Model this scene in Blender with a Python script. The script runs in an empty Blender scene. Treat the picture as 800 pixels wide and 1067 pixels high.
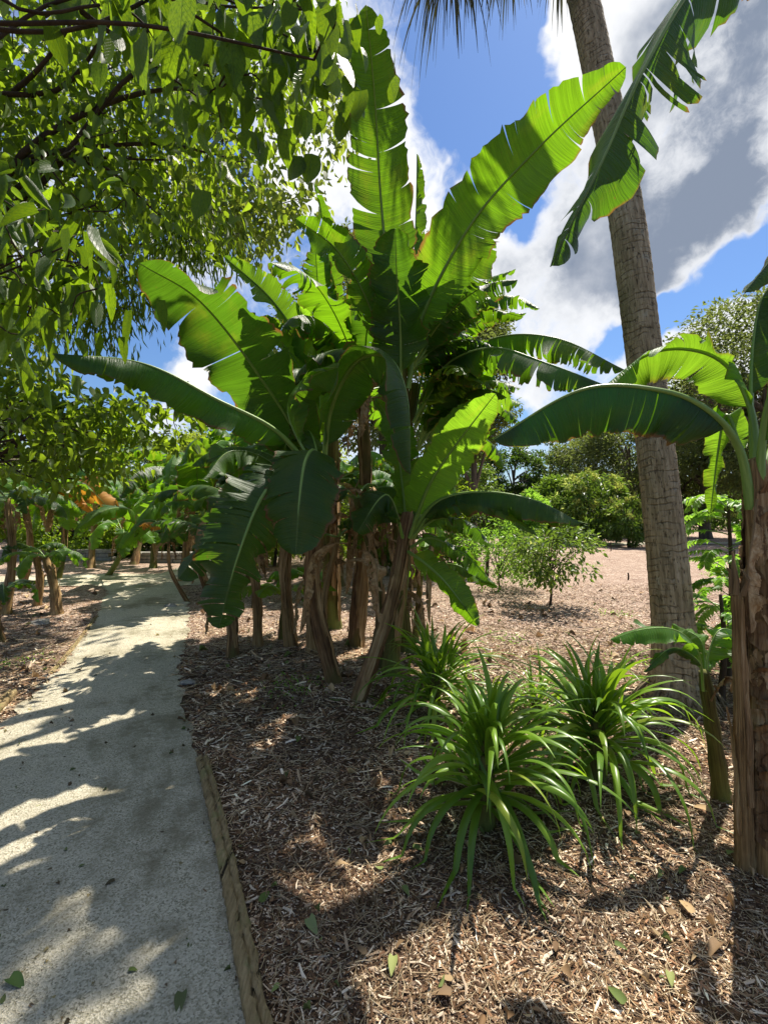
import bpy, math, random
import numpy as np
from mathutils import Vector
R = math.radians
PI = math.pi
scene = bpy.context.scene
COL = scene.collection
rng = np.random.default_rng(11)
random.seed(5)

# ------------------------------------------------------------------ camera
CAM_H, FP = 1.5, 480.0
cam = bpy.data.cameras.new('camera'); camo = bpy.data.objects.new('camera', cam); COL.objects.link(camo)
camo.location = (0, 0, CAM_H); camo.rotation_euler = (R(90), 0, 0)
cam.lens = 36 * FP / 1067; cam.sensor_width = 36; cam.clip_end = 2000; cam.clip_start = 0.05
scene.camera = camo

def P(px, py, d):
    return np.array([(px - 400) / FP * d, d, CAM_H - (py - 533.5) / FP * d])
def G(px, py):
    d = CAM_H * FP / (py - 533.5)
    return np.array([(px - 400) / FP * d, d, 0.0])

# ------------------------------------------------------------------ mesh helpers
def mesh_obj(name, V, F, mat, parent=None, uv=None, smooth=True, col=None, origin=None):
    """V (n,3), F list/array of equal length faces (or list of lists)"""
    V = np.asarray(V, dtype=np.float32)
    off = np.zeros(3)
    if parent is not None:
        o = parent
        while o is not None:
            off = off + np.array(o.location); o = o.parent
    elif origin is not None:
        off = np.array(origin, dtype=float)
    V = V - off.astype(np.float32)
    me = bpy.data.meshes.new(name)
    if isinstance(F, np.ndarray):
        k = F.shape[1]; nf = F.shape[0]
        me.vertices.add(len(V)); me.vertices.foreach_set('co', V.ravel())
        me.loops.add(nf * k); me.loops.foreach_set('vertex_index', F.ravel().astype(np.int32))
        me.polygons.add(nf); me.polygons.foreach_set('loop_start', np.arange(0, nf * k, k, dtype=np.int32))
        idx = F.ravel()
    else:
        me.from_pydata(V.tolist(), [], [list(f) for f in F])
        idx = np.array([i for f in F for i in f])
    me.update(calc_edges=True)
    if uv is not None:
        l = me.uv_layers.new(name='UVMap'); l.data.foreach_set('uv', np.asarray(uv, dtype=np.float32)[idx].ravel())
    if col is not None:
        a = me.color_attributes.new(name='Col', type='FLOAT_COLOR', domain='POINT')
        c = np.ones((len(V), 4), dtype=np.float32); c[:, :3] = col; a.data.foreach_set('color', c.ravel())
    me.polygons.foreach_set('use_smooth', np.full(len(me.polygons), smooth))
    me.materials.append(mat)
    ob = bpy.data.objects.new(name, me); COL.objects.link(ob)
    if parent is not None: ob.parent = parent
    elif origin is not None: ob.location = origin
    return ob

def thing(name, label, cat, loc, group=None):
    o = bpy.data.objects.new(name, None); COL.objects.link(o); o.location = tuple(float(v) for v in loc)
    o.empty_display_size = 0.2
    o['label'] = label; o['category'] = cat
    if group: o['group'] = group
    return o
def tag(o, label=None, cat=None, group=None, kind=None):
    if label: o['label'] = label
    if cat: o['category'] = cat
    if group: o['group'] = group
    if kind: o['kind'] = kind
    return o

def catmull(pts, n):
    p = np.asarray(pts, dtype=float)
    if len(p) == 2: 
        t = np.linspace(0, 1, n)[:, None]; return p[0] * (1 - t) + p[1] * t
    ext = np.vstack([2 * p[0] - p[1], p, 2 * p[-1] - p[-2]])
    seg = len(p) - 1
    L = np.linalg.norm(np.diff(p, axis=0), axis=1); cum = np.concatenate([[0], np.cumsum(L)])
    out = []
    for q in np.linspace(0, cum[-1], n):
        i = min(seg - 1, max(0, np.searchsorted(cum, q, side='right') - 1)); u = (q - cum[i]) / max(L[i], 1e-9)
        a, b, c, d = ext[i], ext[i + 1], ext[i + 2], ext[i + 3]
        out.append(0.5 * ((2 * b) + (-a + c) * u + (2 * a - 5 * b + 4 * c - d) * u * u + (-a + 3 * b - 3 * c + d) * u ** 3))
    return np.array(out)
def norm(v):
    v = np.asarray(v, dtype=float); return v / np.maximum(np.linalg.norm(v, axis=-1, keepdims=True), 1e-9)

def tube(path, rad, k=8, rough=0.0, seed=0, cap=True, base=0):
    """returns V,F(list of quads ndarray),UV"""
    path = np.asarray(path, float); n = len(path); rad = np.broadcast_to(np.asarray(rad, float), (n,))
    T = norm(np.gradient(path, axis=0))
    up = np.array([0.31, 0.95, 0.05]) if abs(T[0][1]) < 0.8 else np.array([1, 0, 0.1])
    A = norm(np.cross(T, up)); B = np.cross(T, A)
    ang = np.linspace(0, 2 * PI, k, endpoint=False)
    r_ = np.random.default_rng(seed)
    rr = np.ones((n, k)) * rad[:, None]
    if rough: 
        nz = np.zeros((n, k)); tt_ = np.linspace(0, 1, n)[:, None]
        for h in (1, 2, 3, 5, 8, 11):
            nz += np.cos(h * ang[None, :] + r_.uniform(0, 6.28) + r_.normal(0, 2.2) * tt_ * 2 + np.sin(tt_ * r_.uniform(3, 14) + h)) * r_.uniform(.4, 1) / h ** .45
        rr = rr * (1 + rough * (0.45 * nz + 0.22 * r_.normal(0, 1, (n, k))))
    V = path[:, None, :] + rr[:, :, None] * (np.cos(ang)[None, :, None] * A[:, None, :] + np.sin(ang)[None, :, None] * B[:, None, :])
    V = V.reshape(-1, 3)
    i = np.arange(n - 1)[:, None] * k; j = np.arange(k)[None, :]; j2 = (j + 1) % k
    F = np.stack([i + j, i + j2, i + k + j2, i + k + j], axis=-1).reshape(-1, 4)
    s = np.concatenate([[0], np.cumsum(np.linalg.norm(np.diff(path, axis=0), axis=1))])
    UV = np.stack([np.broadcast_to(ang / (2 * PI), (n, k)), np.broadcast_to(s[:, None], (n, k))], -1).reshape(-1, 2)
    if cap:   # close the end
        V = np.vstack([V, path[-1:] + T[-1:] * rad[-1] * 0.4]); c = len(V) - 1
        UV = np.vstack([UV, [[0.5, s[-1]]]])
        e = (n - 1) * k
        F = np.vstack([F, np.array([[e + a, e + (a + 1) % k, c, c] for a in range(k)])])
    return V, F, UV
def fixF(F):
    return [tuple(dict.fromkeys(map(int, f))) for f in F]
class MB:
    def __init__(s): s.V = []; s.F = []; s.U = []; s.n = 0
    def add(s, V, F, U=None):
        s.V.append(V); s.F += [tuple(i + s.n for i in f) for f in fixF(F)]
        s.U.append(U if U is not None else np.zeros((len(V), 2))); s.n += len(V); return s
    def tube(s, path, rad, **k): return s.add(*tube(path, rad, **k))
    def build(s, name, mat, parent=None, **k):
        return mesh_obj(name, np.vstack(s.V), s.F, mat, parent, uv=np.vstack(s.U), **k)

# ------------------------------------------------------------------ materials
def new_mat(name):
    m = bpy.data.materials.new(name); m.use_nodes = True; nt = m.node_tree; nt.nodes.clear()
    return m, nt
def nd(nt, t, **kw):
    n = nt.nodes.new(t)
    for k, v in kw.items():
        if k.startswith('i_'): n.inputs[k[2:].replace('_', ' ')].default_value = v
        else: setattr(n, k, v)
    return n
def ramp(nt, stops, fac):
    n = nt.nodes.new('ShaderNodeValToRGB'); e = n.color_ramp.elements
    while len(e) > 1: e.remove(e[-1])
    e[0].position = stops[0][0]; e[0].color = (*stops[0][1], 1)
    for p, c in stops[1:]:
        q = e.new(p); q.color = (*c, 1)
    nt.links.new(fac, n.inputs['Fac']); return n.outputs['Color']
def mix(nt, a, b, fac, mode='MIX'):
    n = nt.nodes.new('ShaderNodeMix'); n.data_type = 'RGBA'; n.blend_type = mode
    for s, v in ((6, a), (7, b), (0, fac)):
        if isinstance(v, (int, float)): n.inputs[s].default_value = v
        elif isinstance(v, tuple): n.inputs[s].default_value = (*v, 1)
        else: nt.links.new(v, n.inputs[s])
    return n.outputs[2]
def math_(nt, op, a, b=None, c=None, clamp=False):
    n = nt.nodes.new('ShaderNodeMath'); n.operation = op; n.use_clamp = clamp
    for s, v in ((0, a), (1, b), (2, c)):
        if v is None: continue
        if isinstance(v, (int, float)): n.inputs[s].default_value = v
        else: nt.links.new(v, n.inputs[s])
    return n.outputs[0]
def mapr(nt, v, a, b, c=0.0, d=1.0, smooth=True):
    n = nt.nodes.new('ShaderNodeMapRange'); n.interpolation_type = 'SMOOTHSTEP' if smooth else 'LINEAR'
    nt.links.new(v, n.inputs[0])
    for i, x in enumerate((a, b, c, d)): n.inputs[1 + i].default_value = x
    return n.outputs[0]
def noise(nt, vec, scale, detail=4, rough=0.6, out='Fac', dist=0.0):
    n = nd(nt, 'ShaderNodeTexNoise'); n.inputs['Scale'].default_value = scale; n.inputs['Detail'].default_value = detail
    n.inputs['Roughness'].default_value = rough; n.inputs['Distortion'].default_value = dist
    if vec is not None: nt.links.new(vec, n.inputs['Vector'])
    return n.outputs[out]
def vscale(nt, vec, s, add=(0, 0, 0)):
    n = nd(nt, 'ShaderNodeMapping'); n.inputs['Scale'].default_value = s; n.inputs['Location'].default_value = add
    nt.links.new(vec, n.inputs['Vector']); return n.outputs[0]
def bump(nt, h, strength, dist=0.01, nrm=None):
    n = nd(nt, 'ShaderNodeBump'); n.inputs['Strength'].default_value = strength; n.inputs['Distance'].default_value = dist
    nt.links.new(h, n.inputs['Height'])
    if nrm is not None: nt.links.new(nrm, n.inputs['Normal'])
    return n.outputs[0]
def finish(nt, col, rough=0.6, nrm=None, spec=0.5, trans=None, tfac=0.5, coat=0.0):
    p = nd(nt, 'ShaderNodeBsdfPrincipled'); out = nd(nt, 'ShaderNodeOutputMaterial')
    def setv(s, v):
        if isinstance(v, tuple): p.inputs[s].default_value = (*v, 1)
        elif isinstance(v, (int, float)): p.inputs[s].default_value = v
        else: nt.links.new(v, p.inputs[s])
    setv('Base Color', col); setv('Roughness', rough); setv('Specular IOR Level', spec)
    if nrm is not None: nt.links.new(nrm, p.inputs['Normal'])
    res = p.outputs[0]
    if trans is not None:
        t = nd(nt, 'ShaderNodeBsdfTranslucent')
        if isinstance(trans, tuple): t.inputs[0].default_value = (*trans, 1)
        else: nt.links.new(trans, t.inputs[0])
        if nrm is not None: nt.links.new(nrm, t.inputs['Normal'])
        mx = nd(nt, 'ShaderNodeMixShader')
        if isinstance(tfac, float): mx.inputs[0].default_value = tfac
        else: nt.links.new(tfac, mx.inputs[0])
        nt.links.new(res, mx.inputs[1]); nt.links.new(t.outputs[0], mx.inputs[2]); res = mx.outputs[0]
    nt.links.new(res, out.inputs[0])

def banana_leaf_mat(name, c1, c2, tcol, brown=0.25, tf=0.5, rough=0.38):
    m, nt = new_mat(name); uv = nd(nt, 'ShaderNodeUVMap').outputs[0]; oi = nd(nt, 'ShaderNodeObjectInfo').outputs['Random']
    sep = nd(nt, 'ShaderNodeSeparateXYZ'); nt.links.new(uv, sep.inputs[0]); u, v = sep.outputs[0], sep.outputs[1]
    cmb = nd(nt, 'ShaderNodeCombineXYZ'); nt.links.new(u, cmb.inputs[0]); nt.links.new(v, cmb.inputs[1]); nt.links.new(math_(nt, 'MULTIPLY', oi, 37.0), cmb.inputs[2])
    vec = cmb.outputs[0]
    fine = noise(nt, vscale(nt, vec, (120, 0.6, 1)), 1.0, 3, 0.6)
    broad = noise(nt, vscale(nt, vec, (22, 0.5, 1)), 1.0, 2, 0.5)
    blot = noise(nt, vscale(nt, vec, (3.0, 1.3, 1)), 1.0, 4, 0.6)
    k = math_(nt, 'ADD', math_(nt, 'MULTIPLY', broad, 0.5), math_(nt, 'MULTIPLY', blot, 0.5))
    k = mapr(nt, k, 0.35, 0.65)
    col = mix(nt, c1, c2, k)
    col = mix(nt, col, tuple(min(1, x * 1.35) for x in c2), math_(nt, 'MULTIPLY', mapr(nt, fine, 0.5, 0.75), 0.5))
    av = math_(nt, 'ABSOLUTE', v)
    edge = mapr(nt, math_(nt, 'ADD', av, math_(nt, 'MULTIPLY', math_(nt, 'SUBTRACT', blot, 0.5), 0.35)), 0.93, 1.03)
    edge = math_(nt, 'MULTIPLY', edge, brown * 2.2, clamp=True)
    spots = math_(nt, 'MULTIPLY', mapr(nt, noise(nt, vscale(nt, vec, (45, 8, 1)), 1.0, 3, 0.7), 0.66, 0.74), brown, clamp=True)
    dm = math_(nt, 'MAXIMUM', edge, spots)
    col = mix(nt, col, (0.16, 0.09, 0.035), dm)
    pale = mapr(nt, av, 0.0, 0.07, 1.0, 0.0)
    col = mix(nt, col, (0.22, 0.30, 0.07), math_(nt, 'MULTIPLY', pale, 0.5))
    tv = mix(nt, tcol, tuple(x * 0.72 for x in tcol), math_(nt, 'MULTIPLY', mapr(nt, math_(nt, 'ADD', math_(nt, 'MULTIPLY', fine, .6), math_(nt, 'MULTIPLY', broad, .4)), 0.4, 0.6), 1.0))
    tv = mix(nt, tv, (0.45, 0.42, 0.03), math_(nt, 'MULTIPLY', mapr(nt, blot, 0.5, 0.75), 0.3))
    tv = mix(nt, tv, (0.25, 0.12, 0.03), dm)
    hs = nd(nt, 'ShaderNodeHueSaturation'); nt.links.new(tv, hs.inputs['Color']); nt.links.new(mapr(nt, oi, 0, 1, 0.72, 1.2, False), hs.inputs['Value'])
    b = bump(nt, math_(nt, 'ADD', fine, math_(nt, 'MULTIPLY', broad, 1.2)), 0.9, 0.008)
    finish(nt, col, mapr(nt, blot, 0.3, 0.7, rough - .06, rough + .14), b, 0.5, hs.outputs[0], tf)
    return m
LEAF = banana_leaf_mat('banana_leaf_green', (0.030, 0.085, 0.014), (0.055, 0.14, 0.018), (0.19, 0.40, 0.008), 0.45, 0.55)
LEAF_Y = banana_leaf_mat('banana_leaf_young', (0.06, 0.17, 0.02), (0.10, 0.24, 0.03), (0.26, 0.50, 0.018), 0.25, 0.58)
LEAF_D = banana_leaf_mat('banana_leaf_mature', (0.018, 0.055, 0.010), (0.038, 0.09, 0.012), (0.12, 0.28, 0.010), 0.6, 0.45)
LEAF_OR = banana_leaf_mat('banana_leaf_dying', (0.35, 0.15, 0.02), (0.45, 0.24, 0.03), (0.75, 0.35, 0.03), 0.9, 0.45, 0.6)

def stem_mat(name, a, b, c, grn=None, sc=1.0):
    m, nt = new_mat(name); uv = nd(nt, 'ShaderNodeUVMap').outputs[0]; oi = nd(nt, 'ShaderNodeObjectInfo').outputs['Random']
    tc = nd(nt, 'ShaderNodeTexCoord').outputs['Object']
    st = noise(nt, vscale(nt, uv, (22 * sc, 2.2, 1)), 1.0, 5, 0.7)
    bl = noise(nt, vscale(nt, tc, (6, 6, 2.5)), 1.0, 4, 0.6)
    k = math_(nt, 'ADD', math_(nt, 'MULTIPLY', st, 0.65), math_(nt, 'MULTIPLY', bl, 0.35))
    col = ramp(nt, [(0.34, a), (0.5, b), (0.66, c)], k)
    if grn:
        col = mix(nt, col, grn, mapr(nt, noise(nt, vscale(nt, tc, (3, 3, 1.2)), 1.0, 3, 0.5), 0.5, 0.62))
    fib = noise(nt, vscale(nt, uv, (70 * sc, 3, 1)), 1.0, 3, 0.7)
    b_ = bump(nt, math_(nt, 'ADD', st, math_(nt, 'MULTIPLY', fib, 0.4)), 0.9, 0.02)
    finish(nt, col, 0.78, b_, 0.2)
    return m
STEM = stem_mat('banana_stem_brown', (0.035, 0.018, 0.009), (0.18, 0.10, 0.045), (0.44, 0.30, 0.14), (0.13, 0.105, 0.035))
STEM_G = stem_mat('banana_stem_green', (0.05, 0.03, 0.012), (0.13, 0.12, 0.03), (0.22, 0.24, 0.06), (0.14, 0.165, 0.04))
STEM_T = stem_mat('banana_stem_tan', (0.07, 0.04, 0.016), (0.30, 0.185, 0.075), (0.50, 0.36, 0.17))
DRY = stem_mat('dry_sheath', (0.09, 0.05, 0.022), (0.36, 0.225, 0.10), (0.62, 0.46, 0.25))
def petiole_mat():
    m, nt = new_mat('petiole_green'); uv = nd(nt, 'ShaderNodeUVMap').outputs[0]
    k = noise(nt, vscale(nt, uv, (6, 4, 1)), 1.0, 3, 0.6)
    col = ramp(nt, [(0.3, (0.11, 0.2, 0.03)), (0.6, (0.2, 0.32, 0.06)), (0.8, (0.3, 0.33, 0.1))], k)
    finish(nt, col, 0.4, bump(nt, noise(nt, vscale(nt, uv, (30, 2, 1)), 1.0, 2), 0.3, 0.003), 0.5)
    return m
PET = petiole_mat()

def foliage_mat(name, c1, c2, tcol, tf=0.45, rough=0.5, c3=None, veins=False):
    m, nt = new_mat(name); tc = nd(nt, 'ShaderNodeTexCoord').outputs['Object']
    at = nd(nt, 'ShaderNodeVertexColor', layer_name='Col')
    sep = nd(nt, 'ShaderNodeSeparateColor'); nt.links.new(at.outputs[0], sep.inputs[0])
    col = mix(nt, c1, c2, sep.outputs[0])
    if c3: col = mix(nt, col, c3, mapr(nt, sep.outputs[1], 0.75, 0.95))
    tv = mix(nt, tuple(x * 0.6 for x in tcol), tuple(min(1, x * 1.25) for x in tcol), sep.outputs[0])
    if c3: tv = mix(nt, tv, tuple(min(1, x * 2.5) for x in c3), mapr(nt, sep.outputs[1], 0.75, 0.95))
    nr = None
    if veins:
        uv = nd(nt, 'ShaderNodeUVMap').outputs[0]; s2 = nd(nt, 'ShaderNodeSeparateXYZ'); nt.links.new(uv, s2.inputs[0])
        av = math_(nt, 'ABSOLUTE', s2.outputs[1]); side = math_(nt, 'PINGPONG', math_(nt, 'MULTIPLY', math_(nt, 'SUBTRACT', s2.outputs[0], math_(nt, 'MULTIPLY', av, 1.1)), 7.0), 0.5)
        ln = math_(nt, 'MAXIMUM', mapr(nt, side, 0.0, 0.075, 1.0, 0.0), mapr(nt, av, 0.006, 0.022, 1.0, 0.0))
        bl = noise(nt, vscale(nt, uv, (9, 9, 1)), 1.0, 4, .6)
        col = mix(nt, col, (0.16, 0.24, 0.06), math_(nt, 'MULTIPLY', ln, .5)); tv = mix(nt, tv, (0.10, 0.2, 0.01), math_(nt, 'MULTIPLY', ln, .6))
        tv = mix(nt, tv, (0.12, 0.24, 0.01), mapr(nt, bl, .45, .7)); nr = bump(nt, math_(nt, 'SUBTRACT', bl, ln), .6, .004)
    finish(nt, col, rough, nr, 0.45, tv, tf)
    return m
F_NEAR = foliage_mat('heart_leaf', (0.03, 0.075, 0.010), (0.055, 0.12, 0.012), (0.28, 0.44, 0.010), 0.55, 0.45, None, True)
F_MID = foliage_mat('canopy_leaf', (0.025, 0.065, 0.010), (0.09, 0.16, 0.016), (0.34, 0.50, 0.02), 0.58, 0.45)
F_YEL = foliage_mat('yellow_green_leaf', (0.08, 0.14, 0.02), (0.16, 0.22, 0.03), (0.42, 0.52, 0.05), 0.5, 0.5)
F_DARK = foliage_mat('dark_leaf', (0.018, 0.045, 0.009), (0.045, 0.09, 0.016), (0.12, 0.22, 0.014), 0.4, 0.4)
F_OAK = foliage_mat('oak_leaf', (0.045, 0.07, 0.022), (0.10, 0.13, 0.045), (0.22, 0.28, 0.05), 0.42, 0.55)
F_BRIGHT = foliage_mat('bright_leaf', (0.07, 0.17, 0.022), (0.13, 0.28, 0.035), (0.34, 0.62, 0.05), 0.5, 0.45)
F_MANGO = foliage_mat('mango_leaf', (0.04, 0.085, 0.016), (0.10, 0.17, 0.03), (0.22, 0.36, 0.03), 0.42, 0.4, (0.36, 0.40, 0.10))
F_STRAP = foliage_mat('strap_leaf', (0.07, 0.16, 0.016), (0.18, 0.31, 0.03), (0.32, 0.52, 0.02), 0.4, 0.34, (0.34, 0.36, 0.05))
F_MID.name = 'canopy_leaf'
def wood_mat(name, a, b, sc=6, c=None):
    m, nt = new_mat(name); tc = nd(nt, 'ShaderNodeTexCoord').outputs['Object']
    k = noise(nt, vscale(nt, tc, (sc, sc, sc * .35)), 1.0, 6, 0.7)
    col = ramp(nt, [(0.3, a), (0.7, b)], k)
    if c: col = mix(nt, col, c, mapr(nt, noise(nt, tc, 2.2, 4), 0.55, 0.7))
    finish(nt, col, 0.85, bump(nt, noise(nt, vscale(nt, tc, (sc * 4, sc * 4, sc)), 1.0, 5, 0.7), 0.8, 0.02), 0.2)
    return m
BARK = wood_mat('grey_brown_bark', (0.05, 0.04, 0.03), (0.17, 0.14, 0.10))
TWIG = wood_mat('dark_twig', (0.03, 0.022, 0.015), (0.09, 0.065, 0.04), 12)
def board_mat():
    m, nt = new_mat('split_timber'); tc = nd(nt, 'ShaderNodeTexCoord').outputs['Object']
    g = noise(nt, vscale(nt, tc, (95, 6, 60)), 1.0, 5, 0.7); b = noise(nt, tc, 7, 5, .65); cr = mapr(nt, noise(nt, vscale(nt, tc, (48, 2.5, 30)), 1.0, 4, 0.7), .58, .66)
    col = ramp(nt, [(.3, (.11, .075, .035)), (.5, (.27, .20, .10)), (.7, (.44, .34, .19))], math_(nt, 'ADD', math_(nt, 'MULTIPLY', g, .6), math_(nt, 'MULTIPLY', b, .4)))
    col = mix(nt, col, (.14, .15, .05), math_(nt, 'MULTIPLY', mapr(nt, b, .52, .64), .6)); col = mix(nt, col, (.025, .018, .01), cr)
    finish(nt, col, .9, bump(nt, math_(nt, 'SUBTRACT', g, cr), 1.0, .012), .15); return m
SPLIT = board_mat()
def palm_bark():
    m, nt = new_mat('palm_trunk_bark'); uv = nd(nt, 'ShaderNodeUVMap').outputs[0]; tc = nd(nt, 'ShaderNodeTexCoord').outputs['Object']
    warp = noise(nt, vscale(nt, tc, (5, 5, 3)), 1.0, 3, 0.6)
    sep = nd(nt, 'ShaderNodeSeparateXYZ'); nt.links.new(uv, sep.inputs[0])
    vv = math_(nt, 'ADD', sep.outputs[1], math_(nt, 'MULTIPLY', warp, 0.12))
    w = math_(nt, 'PINGPONG', math_(nt, 'MULTIPLY', vv, 19.0), 0.5)
    ringl = math_(nt, 'MULTIPLY', mapr(nt, w, 0.0, 0.16, 1.0, 0.0), mapr(nt, noise(nt, vscale(nt, uv, (5, 7, 1)), 1.0, 3, .6), .42, .6))
    vert = noise(nt, vscale(nt, uv, (30, 3.0, 1)), 1.0, 5, 0.7)
    crack = mapr(nt, noise(nt, vscale(nt, uv, (46, 14, 1)), 1.0, 4, 0.75), 0.56, 0.68)
    big = noise(nt, vscale(nt, tc, (2.2, 2.2, 1.3)), 1.0, 4, 0.6)
    col = ramp(nt, [(0.3, (0.15, 0.115, 0.065)), (0.5, (0.33, 0.26, 0.155)), (0.7, (0.50, 0.41, 0.27))], vert)
    col = mix(nt, col, (0.10, 0.10, 0.045), math_(nt, 'MULTIPLY', mapr(nt, big, 0.48, 0.65), 0.5))
    col = mix(nt, col, (0.42, 0.42, 0.33), math_(nt, 'MULTIPLY', mapr(nt, noise(nt, vscale(nt, tc, (7, 7, 5)), 1.0, 6, 0.7), 0.57, 0.66), 0.45))
    col = mix(nt, col, (0.06, 0.045, 0.028), math_(nt, 'MULTIPLY', ringl, 0.55))
    col = mix(nt, col, (0.035, 0.024, 0.015), math_(nt, 'MULTIPLY', crack, 0.6))
    h = math_(nt, 'SUBTRACT', math_(nt, 'MULTIPLY', vert, 0.6), math_(nt, 'ADD', math_(nt, 'MULTIPLY', ringl, 0.35), math_(nt, 'MULTIPLY', crack, 0.5)))
    finish(nt, col, 0.88, bump(nt, h, 1.0, 0.022), 0.15)
    return m
PALMB = palm_bark()

def ground_mat():
    m, nt = new_mat('mulch'); tc = nd(nt, 'ShaderNodeTexCoord').outputs['Object']
    w = nd(nt, 'ShaderNodeVectorMath', operation='ADD'); nz = noise(nt, tc, 14, 3, 0.6, 'Color')
    s = nd(nt, 'ShaderNodeVectorMath', operation='SCALE'); nt.links.new(nz, s.inputs[0]); s.inputs['Scale'].default_value = 0.09
    nt.links.new(tc, w.inputs[0]); nt.links.new(s.outputs[0], w.inputs[1]); wv = w.outputs[0]
    cols = []; hs = []
    for sc, rot in ((34, 0.4), (52, 1.7), (23, 2.5)):
        mp = nd(nt, 'ShaderNodeMapping'); mp.inputs['Rotation'].default_value = (0, 0, rot); mp.inputs['Scale'].default_value = (sc, sc * 2.6, sc)
        nt.links.new(wv, mp.inputs[0])
        v = nd(nt, 'ShaderNodeTexVoronoi'); nt.links.new(mp.outputs[0], v.inputs['Vector']); v.inputs['Scale'].default_value = 1.0
        cols.append(v.outputs['Color']); hs.append(v.outputs['Distance'])
    pick = noise(nt, tc, 9, 4, 0.7)
    c = mix(nt, cols[0], cols[1], mapr(nt, pick, 0.44, 0.5)); h = mix(nt, hs[0], hs[1], mapr(nt, pick, 0.44, 0.5))
    c = mix(nt, c, cols[2], mapr(nt, pick, 0.56, 0.6)); 
    sepc = nd(nt, 'ShaderNodeSeparateColor'); nt.links.new(c, sepc.inputs[0])
    big = noise(nt, tc, 0.5, 5, 0.6); med = noise(nt, tc, 2.3, 5, 0.65)
    tone = math_(nt, 'ADD', sepc.outputs[0], math_(nt, 'MULTIPLY', math_(nt, 'SUBTRACT', med, 0.5), 0.9))
    col = ramp(nt, [(0.05, (0.14, 0.085, 0.06)), (0.35, (0.33, 0.215, 0.155)), (0.65, (0.50, 0.365, 0.28)), (0.95, (0.66, 0.54, 0.43))], tone)
    col = mix(nt, col, (0.13, 0.075, 0.05), math_(nt, 'MULTIPLY', mapr(nt, math_(nt, 'ADD', math_(nt, 'MULTIPLY', big, .5), math_(nt, 'MULTIPLY', med, .5)), 0.53, 0.66), 0.45))
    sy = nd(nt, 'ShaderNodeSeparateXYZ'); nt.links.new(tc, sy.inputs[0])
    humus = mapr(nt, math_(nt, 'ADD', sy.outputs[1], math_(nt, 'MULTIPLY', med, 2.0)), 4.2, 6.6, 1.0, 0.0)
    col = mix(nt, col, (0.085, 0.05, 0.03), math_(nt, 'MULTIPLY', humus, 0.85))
    hh = math_(nt, 'ADD', math_(nt, 'MULTIPLY', h, -0.8), math_(nt, 'MULTIPLY', sepc.outputs[1], 0.8))
    finish(nt, col, 0.9, bump(nt, hh, 0.8, 0.02), 0.15)
    return m
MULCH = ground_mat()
def path_mat():
    m, nt = new_mat('crushed_shell_path'); tc = nd(nt, 'ShaderNodeTexCoord').outputs['Object']
    fine = noise(nt, tc, 260, 3, 0.8); grit = nd(nt, 'ShaderNodeTexVoronoi'); nt.links.new(tc, grit.inputs['Vector']); grit.inputs['Scale'].default_value = 170
    big = noise(nt, tc, 1.1, 6, 0.65); med = noise(nt, tc, 9, 5, 0.75)
    sepc = nd(nt, 'ShaderNodeSeparateColor'); nt.links.new(grit.outputs['Color'], sepc.inputs[0])
    k = math_(nt, 'ADD', math_(nt, 'MULTIPLY', sepc.outputs[0], 0.35), math_(nt, 'ADD', math_(nt, 'MULTIPLY', fine, 0.45), math_(nt, 'MULTIPLY', med, 0.3)))
    col = ramp(nt, [(0.3, (0.15, 0.135, 0.085)), (0.45, (0.47, 0.43, 0.305)), (0.64, (0.69, 0.635, 0.49)), (0.9, (0.83, 0.79, 0.66))], k)
    col = mix(nt, col, (0.20, 0.175, 0.10), math_(nt, 'MULTIPLY', mapr(nt, math_(nt, 'ADD', math_(nt, 'MULTIPLY', big, .6), math_(nt, 'MULTIPLY', med, .4)), 0.46, 0.62), 0.75))
    h = math_(nt, 'ADD', math_(nt, 'MULTIPLY', grit.outputs['Distance'], 0.6), math_(nt, 'ADD', fine, math_(nt, 'MULTIPLY', med, 1.5)))
    finish(nt, col, 0.92, bump(nt, h, 1.0, 0.010), 0.15)
    return m
PATHM = path_mat()
def attr_mat(name, rough=0.85, tf=None):
    m, nt = new_mat(name); at = nd(nt, 'ShaderNodeVertexColor', layer_name='Col')
    finish(nt, at.outputs[0], rough, None, 0.2, at.outputs[0] if tf else None, tf or 0.0)
    return m
CHIP = attr_mat('wood_chip'); LITTER = attr_mat('fallen_leaf', 0.7, 0.2)
BOARD = wood_mat('weathered_timber', (0.12, 0.09, 0.05), (0.36, 0.28, 0.165), 14, (0.17, 0.15, 0.06))
def stone_mat(name='stacked_stone', a=(0.16, 0.15, 0.13), b=(0.38, 0.36, 0.32)):
    m, nt = new_mat(name); tc = nd(nt, 'ShaderNodeTexCoord').outputs['Object']
    col = ramp(nt, [(0.3, a), (0.7, b)], noise(nt, tc, 5, 6, 0.7))
    finish(nt, col, 0.9, bump(nt, noise(nt, tc, 30, 5, 0.7), 0.7, 0.01), 0.2)
    return m
STONE = stone_mat()
FROND = foliage_mat('palm_frond_fibre', (0.05, 0.06, 0.03), (0.14, 0.13, 0.07), (0.12, 0.13, 0.04), 0.2, 0.6)

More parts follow.
